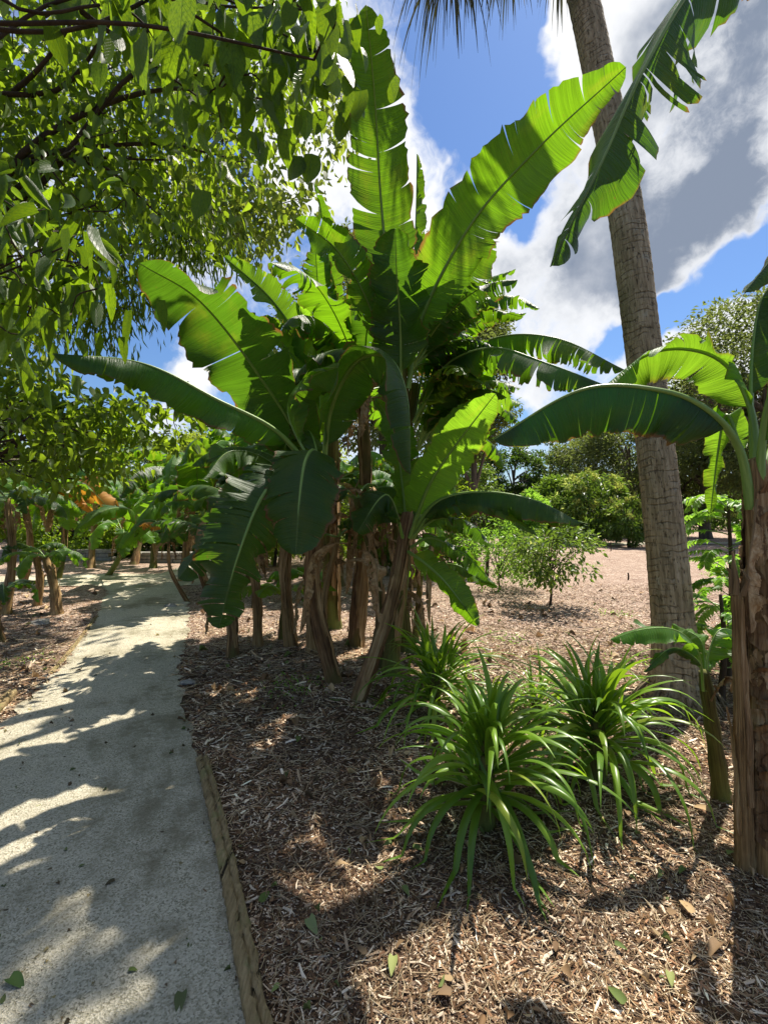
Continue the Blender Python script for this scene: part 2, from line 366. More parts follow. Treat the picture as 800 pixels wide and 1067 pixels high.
# ------------------------------------------------------------------ banana leaf
def frames(S, lat, up_sign=1):
    T = norm(np.gradient(S, axis=0)); B = norm(lat[None, :] - T * (T @ lat)[:, None]); N = np.cross(B, T)
    if N.mean(axis=0) @ np.array([0, 0.15, 1.0]) < 0: B = -B; N = -N
    return T, B * 1.0, N * 1.0
def blade_w(t, tipsh=0.62):
    a = np.clip(t / 0.16, 0, 1); a = np.sqrt(np.clip(1 - (1 - a) ** 2, 0, 1)) ** 0.9
    q = np.clip((t - 0.5) / 0.5, 0, 1); e = np.clip(1 - q ** 2.1, 0, 1) ** tipsh
    return a * e * (0.92 + 0.08 * np.sin(t * PI))
def banana_leaf(parent, pts, W, mat=None, roll=0.0, lat=None, fold=0.25, curl=0.35, tears=6, t0=0.18, seed=0, tvar=0.35,
                gap=0.2, wave=0.10, prad=0.016, sweep=0.18, name='leaf', rib=True, facing=True, twist=0.0, label=None, ribmat=None):
    r_ = np.random.default_rng(seed + 1000)
    NS = 64
    S = catmull(pts, NS); Tm = norm(S[-1] - S[NS // 4])
    if lat is None:
        view = norm(S[NS * 2 // 3] - np.array([0, 0, CAM_H]))
        l0 = norm(np.cross(Tm, view)); l1 = norm(np.cross(Tm, l0))
        lat = l0 * math.cos(R(roll)) + l1 * math.sin(R(roll))
    lat = np.asarray(lat, float)
    T, B, N = frames(S, lat)
    L = np.linalg.norm(np.diff(S, axis=0), axis=1).sum()
    def interp(A, t):
        x = np.clip(t, 0, 1) * (NS - 1); i = np.minimum(x.astype(int), NS - 2); f = (x - i)[..., None]
        return A[i] * (1 - f) + A[i + 1] * f
    M = 7; V = []; F = []; U = []; n0 = 0
    ph = r_.uniform(0, 6.28, 4)
    for side in (-1, 1):
        nt_ = max(0, int(round((tears * 1.7 + 2) * r_.uniform(0.7, 1.3)))) if tears else 3
        cuts = np.sort(r_.uniform(0.08, 0.96, nt_)) if nt_ else np.array([])
        b = np.concatenate([[0], cuts, [1]])
        for a0, a1 in zip(b[:-1], b[1:]):
            if a1 - a0 < 0.008: continue
            m = max(3, int((a1 - a0) * 60) + 2)
            t = np.linspace(a0, a1, m)[:, None] * np.ones((1, M)); s = np.linspace(0, 1, M)[None, :] * np.ones((m, 1))
            deep = r_.uniform() < .5 and tears > 0; depth0 = r_.uniform(0.0, 0.35) if deep else r_.uniform(.6, .92)
            ss = np.clip((s - depth0) / (1 - depth0 + 1e-6), 0, 1)
            g = gap * (r_.uniform(0.3, 1.5) if deep else r_.uniform(.05, .5)) * (0.5 + 0.5 * min(1, 0.12 / (a1 - a0)))
            tc_ = (a0 + a1) / 2 + (a1 - a0) * r_.uniform(-0.25, 0.25)
            if nt_:
                tl = tc_ * np.ones_like(t)
                if a0 == 0: tl = np.minimum(tl, a0)
                tt = t + (tl - t) * np.clip(g, 0, 0.8) * ss ** 1.4
                tt = np.where((a1 >= 1) & (t > tc_), t, tt)
            else: tt = t
            w = W * blade_w(tt) * (1 + 0.04 * np.sin(tt * 31 + ph[0]) + 0.03 * np.sin(tt * 57 + ph[1]))
            rr = s * w * (1 + .035 * r_.normal(0, 1, (m, 1)) * (s > .9))
            da = r_.normal(0, tvar) if deep else r_.normal(0, .12)
            an = fold + curl * s + da * ss + wave * np.sin(tt * 26 + ph[2] + side) * s * 2.2 + wave * np.sin(tt * 11 + ph[3] * side) * s * 2 + twist * (tt - 0.3) * side
            x = t0 + (1 - t0) * tt
            C = interp(S, x); BB = interp(B, x); NN = interp(N, x); TT = interp(T, x)
            pos = C + BB * (side * np.cos(an) * rr)[..., None] - NN * (np.sin(an) * rr)[..., None] + TT * (rr * sweep * (0.4 + s))[..., None]
            V.append(pos.reshape(-1, 3)); U.append(np.stack([tt * L * (1 - t0), side * s], -1).reshape(-1, 2))
            i = (np.arange(m - 1)[:, None] * M + np.arange(M - 1)[None, :]).ravel() + n0
            q = np.stack([i, i + M, i + M + 1, i + 1], -1)
            if side < 0: q = q[:, ::-1]
            F.append(q); n0 += m * M
    ob = mesh_obj(name, np.vstack(V), np.vstack(F), mat or LEAF, parent, uv=np.vstack(U))
    if label: ob['label'] = label
    if rib:
        tt = np.linspace(0, 1, 40); C = interp(S, tt) - interp(N, tt) * (prad * 0.25)
        rad = prad * (1 - 0.88 * np.clip(tt, 0, 1) ** 0.8)
        v, f, u = tube(C, rad, k=7)
        mesh_obj('midrib', v, fixF(f), ribmat or PET, ob, uv=u)
    return ob

def arch(base, az, elev, L, droop, n=9):
    """procedural arching spine"""
    p = np.array(base, float); out = [p.copy()]; e = elev
    d = np.array([math.cos(az), math.sin(az)])
    for i in range(n):
        p = p + L / n * np.array([d[0] * math.cos(e), d[1] * math.cos(e), math.sin(e)]); out.append(p.copy())
        e = max(-1.45, e - droop / n * (0.5 + 1.2 * i / n))
    return out
def horiz(az): return np.array([-math.sin(az), math.cos(az), 0.0])

def trunk(parent, pts, r0, r1, mat=STEM, seed=0, k=26, n=60, rough=0.07):
    S = catmull(pts, n); t = np.linspace(0, 1, n)
    rad = r0 + (r1 - r0) * t + r0 * 0.35 * np.exp(-t * 14) + 0.05 * r0 * np.sin(t * 23 + seed) 
    v, f, u = tube(S, rad, k=k, rough=rough, seed=seed)
    return mesh_obj('trunk', v, fixF(f), mat, parent, uv=u), S, rad
def sheaths(parent, S, rad, n, seed, mat=DRY, lo=0.05, hi=0.95, lift=1.12, seg=(.3, .7), smax=.45, wide=1.0, dr=1.0):
    """overlapping dry leaf sheaths: each curved strip is one part"""
    r_ = np.random.default_rng(seed); N_ = len(S)
    for q in range(n):
        a0 = r_.uniform(0, 2 * PI); wd = r_.uniform(0.3, .75) * wide; t_a = r_.uniform(0, smax); t_b = min(.99, t_a + r_.uniform(*seg))
        m = 22; K = 7; ts = np.linspace(t_a, t_b, m); V = []; U = []
        drift = r_.uniform(-1.0, 1.0) * dr; peel = r_.uniform(0.1, 1.0) if q % 3 == 0 else 0.0
        for i, t in enumerate(ts):
            x = t * (N_ - 1); a = int(min(x, N_ - 2)); C = S[a] * (1 - (x - a)) + S[a + 1] * (x - a); rr = rad[a]
            fr = i / (m - 1); ww = wd * (max(.0, math.sin(PI * (.06 + .93 * fr))) ** .6) * (1 + .12 * math.sin(fr * 9 + q))
            lf = lift - .07 + peel * max(0, fr - 0.7) ** 1.3 * 3.5 + 0.035 * math.sin(fr * 13 + q)
            for j in range(K):
                an = a0 + drift * fr + (j / (K - 1) - 0.5) * ww * 2 + r_.normal(0, 0.03)
                ed = 1 + 0.10 * (abs(j / (K - 1) - 0.5) * 2) ** 3 * r_.uniform(0.3, 1.6)
                V.append(C + np.array([math.cos(an), math.sin(an), 0]) * rr * lf * ed); U.append((an / 6.28, t * 2))
        F = np.array([[i * K + j, i * K + j + 1, (i + 1) * K + j + 1, (i + 1) * K + j] for i in range(m - 1) for j in range(K - 1)])
        mesh_obj('dry_sheath', np.array(V), F, mat, parent, uv=U)

def plant(label, base, top, r0, r1, mat=STEM, seed=0, nsh=5, group='banana plants', bend=None, name='banana_plant'):
    o = thing(name, label, 'banana plant', base, group)
    mid = (np.array(base) + np.array(top)) / 2 + np.array(bend if bend is not None else (0, 0, 0))
    b0 = np.array(base, float) - np.array([0, 0, 0.05])
    _, S, rad = trunk(o, [b0, mid, top], r0, r1, mat, seed)
    if nsh: sheaths(o, S, rad, nsh, seed + 7)
    return o
def random_crown(o, top, n, L, W, seed, mats=(LEAF, LEAF_D), az0=0, azs=2 * PI, elev=(0.5, 1.3), droop=(1.2, 2.4), tears=12, dead=0, t0=0.2, prad=0.013, fold=(0.15, 0.6)):
    r_ = np.random.default_rng(seed)
    for i in range(n):
        az = az0 + azs * (i + r_.uniform(0, 0.7)) / n; l = L * r_.uniform(0.75, 1.15)
        S = arch(top, az, r_.uniform(*elev), l, r_.uniform(*droop))
        la = horiz(az) + np.array([0, 0, r_.uniform(-0.4, 0.4)])
        banana_leaf(o, S, W * r_.uniform(0.8, 1.1), mats[i % len(mats)], lat=la, fold=r_.uniform(*fold), tears=int(tears * r_.uniform(0.3, 1.6)), seed=seed * 50 + i, t0=t0, tvar=0.3, prad=prad)
    for i in range(dead):
        az = r_.uniform(0, 6.28); S = arch(np.array(top) - [0, 0, 0.1], az, 0.3, L * 0.6, 5.5)
        banana_leaf(o, S, W * 0.35, DRY, lat=horiz(az), fold=1.1, tears=14, tvar=0.6, seed=seed * 77 + i, t0=0.15, prad=0.008, name='dry_leaf', ribmat=DRY)
def L_(o, pts, hw, **k):
    """leaf from (px,py,depth) points; hw in photograph pixels at mid depth"""
    pp = [P(*p) for p in pts]; d = pts[len(pts) * 2 // 3][2]
    return banana_leaf(o, pp, hw / FP * d, **k)
# ------------------------------------------------------------------ sky, sun
SUN_EL, SUN_AZ = 60.0, 37.0
sdir = Vector((math.sin(R(SUN_AZ)) * math.cos(R(SUN_EL)), math.cos(R(SUN_AZ)) * math.cos(R(SUN_EL)), math.sin(R(SUN_EL))))
sl = bpy.data.lights.new('sun', 'SUN'); sl.energy = 4.0; sl.angle = R(0.53); sl.color = (1.0, 0.93, 0.82)
so = bpy.data.objects.new('sun', sl); COL.objects.link(so); so.rotation_euler = (-sdir).to_track_quat('-Z', 'Y').to_euler()
world = bpy.data.worlds.new('World'); scene.world = world; world.use_nodes = True
nt = world.node_tree; nt.nodes.clear()
sky = nd(nt, 'ShaderNodeTexSky'); sky.sky_type = 'NISHITA'; sky.sun_disc = False; sky.sun_elevation = R(SUN_EL); sky.sun_rotation = R(SUN_AZ)
sky.air_density = 1.3; sky.dust_density = 0.4; sky.ozone_density = 2.0
tcw = nd(nt, 'ShaderNodeTexCoord').outputs['Generated']
warpc = noise(nt, tcw, 3.2, 5, 0.6, 'Color')
wsub = nd(nt, 'ShaderNodeVectorMath', operation='SUBTRACT'); nt.links.new(warpc, wsub.inputs[0]); wsub.inputs[1].default_value = (0.5, 0.5, 0.5)
wsc = nd(nt, 'ShaderNodeVectorMath', operation='SCALE'); nt.links.new(wsub.outputs[0], wsc.inputs[0]); wsc.inputs['Scale'].default_value = 0.3
wad = nd(nt, 'ShaderNodeVectorMath', operation='ADD'); nt.links.new(tcw, wad.inputs[0]); nt.links.new(wsc.outputs[0], wad.inputs[1])
def blob(px, py, rpx, w, vec=wad.outputs[0]):
    d = norm(np.array([(px - 400) / FP, 1, (533.5 - py) / FP])); r = rpx / FP * d[1]
    n = nd(nt, 'ShaderNodeVectorMath', operation='DISTANCE'); nt.links.new(vec, n.inputs[0]); n.inputs[1].default_value = tuple(d)
    return mapr(nt, n.outputs['Value'], r * 1.15, r * 0.3, 0.0, w)
def total(items, start):
    acc = start
    for it in items: acc = math_(nt, 'ADD', acc, blob(*it))
    return acc
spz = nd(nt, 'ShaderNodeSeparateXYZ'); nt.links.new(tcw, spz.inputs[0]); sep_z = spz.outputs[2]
dens = total([(508, 120, 85, -1.3), (505, 40, 80, -1.1), (525, 205, 30, -0.75), (505, 0, 60, -.8), (790, 250, 32, -.9), (745, 283, 34, -1.0), (700, 318, 34, -1.0), (655, 345, 30, -0.9), (750, 200, 60, .5), (740, 380, 80, .6), (640, 250, 80, .5), (130, 330, 75, -1.1), (100, 400, 60, -0.8),
              (430, 190, 70, 0.6), (620, 40, 90, 0.8), (700, 150, 150, 0.9), (575, 110, 45, .45), (740, 340, 60, 0.35), (470, 275, 80, 0.6), (600, 300, 90, 0.6), (190, 375, 45, 0.7), (560, 430, 60, 0.1), (640,-60,90,.7),
              (520, 440, 40, -0.3), (340, 150, 100, 0.5)],
             math_(nt, 'MULTIPLY', math_(nt, 'SUBTRACT', noise(nt, wad.outputs[0], 4.6, 12, 0.66), 0.47), 3.0))
spw = nd(nt, 'ShaderNodeSeparateXYZ'); nt.links.new(tcw, spw.inputs[0])
dens = math_(nt, 'SUBTRACT', dens, math_(nt, 'MULTIPLY', mapr(nt, spw.outputs[1], 0.0, -0.5), 0.25))
mask = mapr(nt, dens, -0.2, 0.6)
thick = mapr(nt, math_(nt, 'ADD', dens, math_(nt, 'MULTIPLY', math_(nt, 'SUBTRACT', noise(nt, tcw, 9, 7, 0.6), 0.5), 2.2)), 0.25, 1.5)
shade = total([(700, 170, 160, 1.25), (770, 90, 120, .7), (610, 300, 110, 0.6), (500, 330, 90, .6), (250, 320, 80, .2), (790, 240, 90, .5), (620, 40, 70, -.5), (430, 180, 60, -.6), (600,130,45,-.4)],
              math_(nt, 'MULTIPLY', math_(nt, 'SUBTRACT', noise(nt, tcw, 6.5, 8, 0.55), 0.45), 3.4))
shade = mapr(nt, math_(nt, 'MULTIPLY', shade, math_(nt, 'ADD', math_(nt, 'MULTIPLY', thick, 0.8), 0.2)), -0.3, 1.6)
cwhite = mix(nt, (8.8, 8.9, 9.1), (17.0, 16.8, 16.4), mapr(nt, sep_z, 0.72, 0.95))  # clouds high overhead, out of view, get added brightness as fill for the shade
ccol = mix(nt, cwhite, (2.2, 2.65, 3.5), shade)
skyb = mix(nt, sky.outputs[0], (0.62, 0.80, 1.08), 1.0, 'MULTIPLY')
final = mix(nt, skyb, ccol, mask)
bg = nd(nt, 'ShaderNodeBackground'); nt.links.new(final, bg.inputs[0]); bg.inputs[1].default_value = 0.05
wo = nd(nt, 'ShaderNodeOutputWorld'); nt.links.new(bg.outputs[0], wo.inputs[0])
vs = scene.view_settings; vs.view_transform = 'Standard'; vs.look = 'None'; vs.gamma = 1.0; vs.exposure = 1.27; vs.use_curve_mapping = False

# ------------------------------------------------------------------ path outline, ground
YL = [0.2, 1.34, 3.13, 4.24, 6.5, 8.8, 9.6]; XL = [-1.35, -1.85, -2.62, -3.02, -4.02, -5.25, -5.9]
YR = [0.2, 1.34, 2.75, 4.24, 5.8, 8.0, 9.2]; XR = [0.22, -0.372, -1.105, -1.90, -2.45, -3.4, -4.1]
def on_path(x, y):
    return (x > np.interp(y, YL, XL)) & (x < np.interp(y, YR, XR)) & (y < 9.6)
def path_dist(x, y):
    """>0 outside path, approx metres"""
    return np.maximum(np.interp(y, YL, XL) - x, x - np.interp(y, YR, XR))
def gz(x, y):
    x = np.asarray(x, float); y = np.asarray(y, float)
    z = 0.018 * np.sin(x * 3.1 + 1.3 * np.sin(y * 2.3)) * np.sin(y * 2.7 + 0.8) + 0.012 * np.sin(x * 8.3 + y * 3.1) * np.sin(y * 7.1 - x * 2.2)
    m = np.clip((path_dist(x, y) - 0.05) / 0.35, 0, 1) * np.clip((13 - y) / 3, 0, 1)
    mound = 0.05 * np.exp(-((x - 0.0) ** 2 / 1.4 + (y - 4.4) ** 2 / 1.2))
    return z * m + mound * m - 0.006 * (m < 1e-6)
def build_ground():
    def axis(lo, hi, step, far):
        a = list(np.arange(lo, hi, step)); b = a[-1]; s = step
        while b < far: s *= 1.25; b += s; a.append(b)
        b = a[0]; s = step
        while b > -far: s *= 1.25; b -= s; a.insert(0, b)
        return np.array(a)
    xs = axis(-6, 6, 0.06, 900); ys = axis(0.3, 10, 0.06, 900)
    X, Y = np.meshgrid(xs, ys); Z = gz(X, Y)
    V = np.stack([X, Y, Z], -1).reshape(-1, 3); nx = len(xs)
    i = (np.arange(len(ys) - 1)[:, None] * nx + np.arange(nx - 1)[None, :]).ravel()
    F = np.stack([i, i + 1, i + nx + 1, i + nx], -1)
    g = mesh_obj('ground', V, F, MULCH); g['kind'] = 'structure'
build_ground()
def strip(name, Lp, Rp, z, mat):
    L = np.array(Lp); Rr = np.array(Rp); K = 8; n = len(L); V = []
    for i in range(n):
        for j in range(K):
            p = L[i] + (Rr[i] - L[i]) * j / (K - 1); V.append((p[0], p[1], z + 0.012 * math.sin(PI * j / (K - 1)) + 0.006 * math.sin(p[0] * 5 + p[1] * 3)))
    F = np.array([[i * K + j, i * K + j + 1, (i + 1) * K + j + 1, (i + 1) * K + j] for i in range(n - 1) for j in range(K - 1)])
    o = mesh_obj(name, np.array(V), F, mat); o['kind'] = 'structure'; return o
r_ = np.random.default_rng(2)
yy = np.linspace(0.2, 9.5, 120); ew = 0.03
strip('path', [(np.interp(y, YL, XL) - 0.03 + r_.normal(0, ew), y) for y in yy], [(np.interp(y, YR, XR) + 0.0 + (r_.normal(0, ew) if y > 2.9 else 0), y) for y in yy], 0.006, PATHM)
# far part of the path: turns left and runs on to the right behind the island
strip('path', [(x, 9.35 - 0.02 * abs(x + 4) ** 1.3) for x in np.linspace(-16, -3.6, 40)], [(x, 10.9 + 0.25 * math.sin(x * .8)) for x in np.linspace(-16, -3.6, 40)], 0.012, PATHM)
strip('path', [(-5.3 - 0.1 * t, 10.6 + t) for t in np.linspace(0, 6, 20)], [(-4.2 + 0.18 * t, 10.6 + t) for t in np.linspace(0, 6, 20)], 0.018, PATHM)
# far gravel walk on the right
strip('walk', [(x, 21 + 0.10 * (x - 12)) for x in np.linspace(2, 34, 30)], [(x, 22.3 + 0.10 * (x - 12)) for x in np.linspace(2, 34, 30)], 0.02, PATHM)

def timber(label, a, b, w, h, seed, group='timber path edging'):
    a = np.array(a, float); b = np.array(b, float); n = 90; d = norm(b - a); s = np.array([-d[1], d[0], 0]); r2 = np.random.default_rng(seed)
    prof = [(-.5, -.5), (-.5, .36), (-.40, .5), (-.12, .48), (-.05, .30), (.03, .50), (.22, .53), (.40, .46), (.5, .34), (.5, -.5)]; V = []; K = len(prof)
    off = r2.normal(0, 1, (K, 2)) * 0.0015
    for i in range(n):
        t = i / (n - 1); c = a + (b - a) * t + s * 0.012 * math.sin(t * 5 + seed)
        chip = 0.75 if (seed == 1 and 0.06 < t < 0.12) else 1
        for j, (u, v) in enumerate(prof):
            nz = r2.normal(0, 0.0028, 2)
            V.append(c + s * (u * w + nz[0] + off[j, 0]) + np.array([0, 0, h * 0.5 + v * h * (chip if v > 0 else 1) + nz[1] + (0.006 * math.sin(t * 60 + 2 * j) if j in (2, 3, 5) else 0)]))
    F = [(i * K + j, i * K + (j + 1) % K, (i + 1) * K + (j + 1) % K, (i + 1) * K + j) for i in range(n - 1) for j in range(K)] + [tuple(range(K)), tuple((n - 1) * K + j for j in reversed(range(K)))]
    o = mesh_obj('landscape_timber', np.array(V) , F, SPLIT, origin=tuple(a)); tag(o, label, 'timber edging', group); return o
timber('weathered grey timber board along the right edge of the near path', (-0.055, 0.75, -0.01), (-1.09, 2.75, -0.01), 0.066, 0.055, 1)
timber('short timber end sticking out of the mulch at the left path edge', (-2.75, 3.0, -0.02), (-3.02, 3.75, -0.02), 0.07, 0.075, 2)
timber('long half buried timber along the left path edge beyond the shadow', (-3.08, 4.25, -0.045), (-4.1, 6.6, -0.045), 0.045, 0.06, 3)

# ------------------------------------------------------------------ mulch chips, litter
def chips(n, seed, dmin, dmax, name='mulch_chips', lens=(0.008, 0.035), wid=(0.003, 0.010), pal=None, straw=False, inpath=False, zoff=0.0):
    r2 = np.random.default_rng(seed); d = dmin * (dmax / dmin) ** r2.uniform(0, 1, n * 2); x = r2.uniform(-1.0, 1.0, n * 2) * d * 0.92
    ok = (on_path(x, d) & (r2.uniform(0, 1, len(x)) < .22 + .9 * np.exp(path_dist(x, d) / .07))) if inpath else (path_dist(x, d) > -0.015)
    edge = np.full(len(x), not inpath) & (path_dist(x, d) < 0.055) & (d < 2.85) & (x > -1.3); ok &= ~edge
    x = x[ok][:n]; d = d[ok][:n]; n = len(x)
    l = r2.uniform(0, 1, n) ** 1.8 * (lens[1] - lens[0]) + lens[0]; w = r2.uniform(wid[0], wid[1], n); l = l * np.clip(d / 2.2, 0.8, 2.2); w = w * np.clip(d / 2.2, 0.8, 2.2)
    a = r2.uniform(0, 2 * PI, n); pit = r2.normal(0, 0.13, n) * (0.5 if straw else 1); rol = r2.normal(0, 0.22, n)
    ax = np.stack([np.cos(a) * np.cos(pit), np.sin(a) * np.cos(pit), np.sin(pit)], -1); sd = np.stack([-np.sin(a) * np.cos(rol), np.cos(a) * np.cos(rol), np.sin(rol)], -1); up = np.cross(ax, sd)
    z = gz(x, d) + np.abs(ax[:, 2]) * l * 0.35 + r2.uniform(0.0, 0.008, n) + zoff + (0.012 if inpath else 0)
    c = np.stack([x, d, z], -1); h = w * (0.16 if not straw else 0.4)
    bend = r2.normal(0, 0.25, n) * l * (1.0 if straw else 0.3)
    tp = r2.uniform(0.3, 1.0, (n, 2))
    vs_ = []
    for e, f in ((-1, 0), (0, 1), (1, 2)):
        ce = c + ax * (e * l / 2)[:, None] + sd * (bend * (1 - e * e))[:, None]
        k = 1 if e == 0 else tp[:, 0 if e < 0 else 1]
        vs_ += [ce - sd * (w / 2 * k)[:, None], ce + up * h[:, None], ce + sd * (w / 2 * k)[:, None]]
    V = np.stack(vs_, 1).reshape(-1, 3); b0 = np.arange(n)[:, None] * 9
    fs = np.array([[0, 1, 4, 3], [1, 2, 5, 4], [3, 4, 7, 6], [4, 5, 8, 7]])
    F = (b0[:, :, None] + fs[None]).reshape(-1, 4)
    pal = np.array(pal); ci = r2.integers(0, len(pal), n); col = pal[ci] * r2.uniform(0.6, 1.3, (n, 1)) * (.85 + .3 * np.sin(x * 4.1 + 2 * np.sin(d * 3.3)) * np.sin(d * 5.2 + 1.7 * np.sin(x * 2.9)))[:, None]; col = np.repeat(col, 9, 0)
    o = mesh_obj(name, V, F[:, ::-1], CHIP, col=np.clip(col, 0, 1), smooth=False); o['kind'] = 'stuff'; return o
PAL = [(0.09, .05, .022), (0.19, 0.105, .05), (0.38, .245, .14), (0.56, .40, .255), (0.68, .52, .36), (0.84, .70, .52), (.07, .04, .02), (0.28, .15, .08), (.17, .10, .05), (.11, .06, .03)]
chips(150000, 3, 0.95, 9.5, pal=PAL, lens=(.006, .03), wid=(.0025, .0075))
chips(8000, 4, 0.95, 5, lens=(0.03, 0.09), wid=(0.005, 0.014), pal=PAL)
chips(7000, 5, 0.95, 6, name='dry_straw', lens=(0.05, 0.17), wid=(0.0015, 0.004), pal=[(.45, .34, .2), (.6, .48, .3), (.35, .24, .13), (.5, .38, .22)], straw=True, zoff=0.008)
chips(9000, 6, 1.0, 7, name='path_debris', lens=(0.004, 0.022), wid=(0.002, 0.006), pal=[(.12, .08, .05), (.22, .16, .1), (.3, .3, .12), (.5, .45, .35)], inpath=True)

def ovate(n_side=5, heart=0.0, fold=0.12, droop=0.15):
    """leaf template: verts (len along x 0..1, width y -.5...5) triangles"""
    ts = np.linspace(0, 1, n_side + 1); mid = [(t, 0, -droop * t * t) for t in ts]
    V = list(mid); F = []
    idx = {}
    for s in (-1, 1):
        for i in range(1, n_side):
            t = ts[i]; w = 0.5 * (math.sin(PI * t ** 0.75)) ** 0.85 * (1.05 - 0.25 * t)
            xo = t - heart * (1 - t) ** 3; idx[(s, i)] = len(V); V.append((xo, s * w, fold * w * 2 - droop * t * t))
    for s in (-1, 1):
        for i in range(n_side):
            a, b = i, i + 1; c = idx.get((s, b)); d = idx.get((s, a))
            tri = []
            if c is None: tri = [(a, b, d)]
            elif d is None: tri = [(a, b, c)]
            else: tri = [(a, b, c), (a, c, d)]
            for q in tri: F.append(q if s > 0 else q[::-1])
    return np.array(V), np.array(F)
TPL_HI = ovate(7, 0.25); TPL_MID = ovate(4, 0.08); TPL_LO = ovate(2, 0, 0.15)
def foliage(name, pos, axis, up, length, width, mat, parent=None, tpl=TPL_LO, seed=0, col=None, **kw):
    tv, tf = tpl; r2 = np.random.default_rng(seed); n = len(pos); ax = norm(axis); sd = norm(np.cross(up, ax)); upv = np.cross(ax, sd)
    l = np.broadcast_to(length, (n,)); w = np.broadcast_to(width, (n,))
    cu = r2.uniform(-.6, 2.6, n) if len(tv) > 8 else np.ones(n)
    V = pos[:, None, :] + ax[:, None, :] * (tv[None, :, 0:1] * l[:, None, None]) + sd[:, None, :] * (tv[None, :, 1:2] * w[:, None, None]) + upv[:, None, :] * (tv[None, :, 2:3] * (l * cu)[:, None, None])
    F = (np.arange(n)[:, None, None] * len(tv) + tf[None]).reshape(-1, 3)
    if col is None: col = r2.uniform(0, 1, (n, 3))
    C = np.repeat(col, len(tv), 0)
    return mesh_obj(name, V.reshape(-1, 3), F, mat, parent, col=C, smooth=len(tf) > 4, uv=np.tile(tv[:, :2], (n, 1)), **kw)
def rand_dir(r2, n, down=0.3):
    v = r2.normal(0, 1, (n, 3)); v[:, 2] -= down; return norm(v)

def litter(n, seed, dmax, size, pal, inpath, name='leaf_litter'):
    r2 = np.random.default_rng(seed); d = 1.0 * dmax ** r2.uniform(0, 1, n * 2); x = r2.uniform(-1, 1, n * 2) * d * .9
    ok = (on_path(x, d) if inpath else path_dist(x, d) > .08); x = x[ok][:n]; d = d[ok][:n]; n = len(x)
    a = r2.uniform(0, 2 * PI, n); ax = np.stack([np.cos(a), np.sin(a), r2.normal(0, .22, n)], -1); up = np.stack([r2.normal(0, .4, n), r2.normal(0, .4, n), np.ones(n)], -1)
    pos = np.stack([x, d, gz(x, d) + (.02 if inpath else .022)], -1); ln = size * r2.uniform(.4, 1.3, n) * np.clip(d / 2.5, .8, 2); pal = np.array(pal)
    tv, tf = ovate(4, .05, fold=.3, droop=.35)
    o = foliage(name, pos, ax, up, ln, ln * r2.uniform(.3, .7, n), LITTER, None, (tv, tf), seed, pal[r2.integers(0, len(pal), n)] * r2.uniform(.6, 1.3, (n, 1))); o['kind'] = 'stuff'
litter(650, 31, 9, .05, [(.2, .12, .06), (.32, .2, .1), (.42, .3, .16), (.13, .09, .05), (.16, .2, .06), (.25, .16, .08)], False)
litter(420, 32, 9, .028, [(.12, .09, .05), (.2, .14, .08), (.12, .15, .05), (.3, .25, .12)], True)
def fallen(px, py, L, label, colr, seed):
    r2 = np.random.default_rng(seed); g = G(px, py); g[2] = float(gz(g[0], g[1])) + (0.024 if on_path(g[0], g[1]) else 0.02)
    L = L * .8; a = r2.uniform(0, 6.28); o = foliage('fallen_leaf', np.zeros((1, 3)), np.array([[math.cos(a), math.sin(a), 0.08]]), np.array([[r2.normal(0, .15), r2.normal(0, .15), 1]]), L, L * 0.55, LITTER, None, TPL_HI, col=np.array([colr]), origin=(0, 0, 0))
    o.location = tuple(g); tag(o, label, 'fallen leaf', 'fallen leaves on path and mulch')
GR = (0.10, 0.14, 0.035); GP = (0.24, 0.27, 0.09); BR = (0.2, 0.13, 0.07); DK = (0.07, 0.06, 0.03); TN = (0.42, 0.29, 0.15)
for i, (px, py, L, lb, c) in enumerate([
    (190, 1040, .085, 'dull olive fallen leaf near the bottom of the path', (0.1, .12, .05)), (10, 1025, .09, 'dark green fallen leaf in the bottom left corner of the path', (.06, .11, .03)),
    (120, 922, .05, 'small dark fallen leaf in the middle of the shaded path', DK), (134, 1017, .04, 'small green leaf left of the olive leaf on the path', GR),
    (273, 947, .08, 'green fallen leaf on the mulch just right of the timber', GR), (322, 965, .09, 'pale green fallen leaf on dark mulch right of the timber', (.2, .24, .1)),
    (410, 1008, .075, 'yellow green fallen leaf at the left side of the sunny mulch', GP), (697, 1015, .06, 'bright green oval leaf in the sunny patch bottom right', GP),
    (650, 1045, .08, 'dark green fallen leaf at the bottom edge below the sunny patch', GR), (713, 910, .06, 'green fallen leaf in the shade right of the sunny patch', GR),
    (540, 905, .11, 'large curled brown leaf below the front strap plant', BR), (742, 850, .12, 'tan dry leaf at the foot of the young banana', TN), (590, 838, .10, 'brown dry leaf between the two strap plants', BR),
    (408, 883, .05, 'green leaf scrap left of the front strap plant', GR), (430, 890, .06, 'round green leaf scrap just below the front strap plant', GR), (350, 905, .07, 'curled tan leaf in the shade left of the sunny mulch', TN),
    (640, 985, .05, 'small green leaf lying in the leaf shadow on the mulch', GR), (255, 905, .05, 'pale leaf scrap beside the timber in a sun fleck', TN), (470, 1040, .08, 'thin brown leaf at the bottom centre of the mulch', BR),
    (750, 990, .10, 'broad brown leaf in the shade at the bottom right', BR), (500, 940, .06, 'dark brown leaf above the shadow on the mulch', DK), (720, 955, .09, 'tan leaf at the right rim of the sunny patch', TN)]):
    fallen(px, py, L, lb, c, 50 + i)
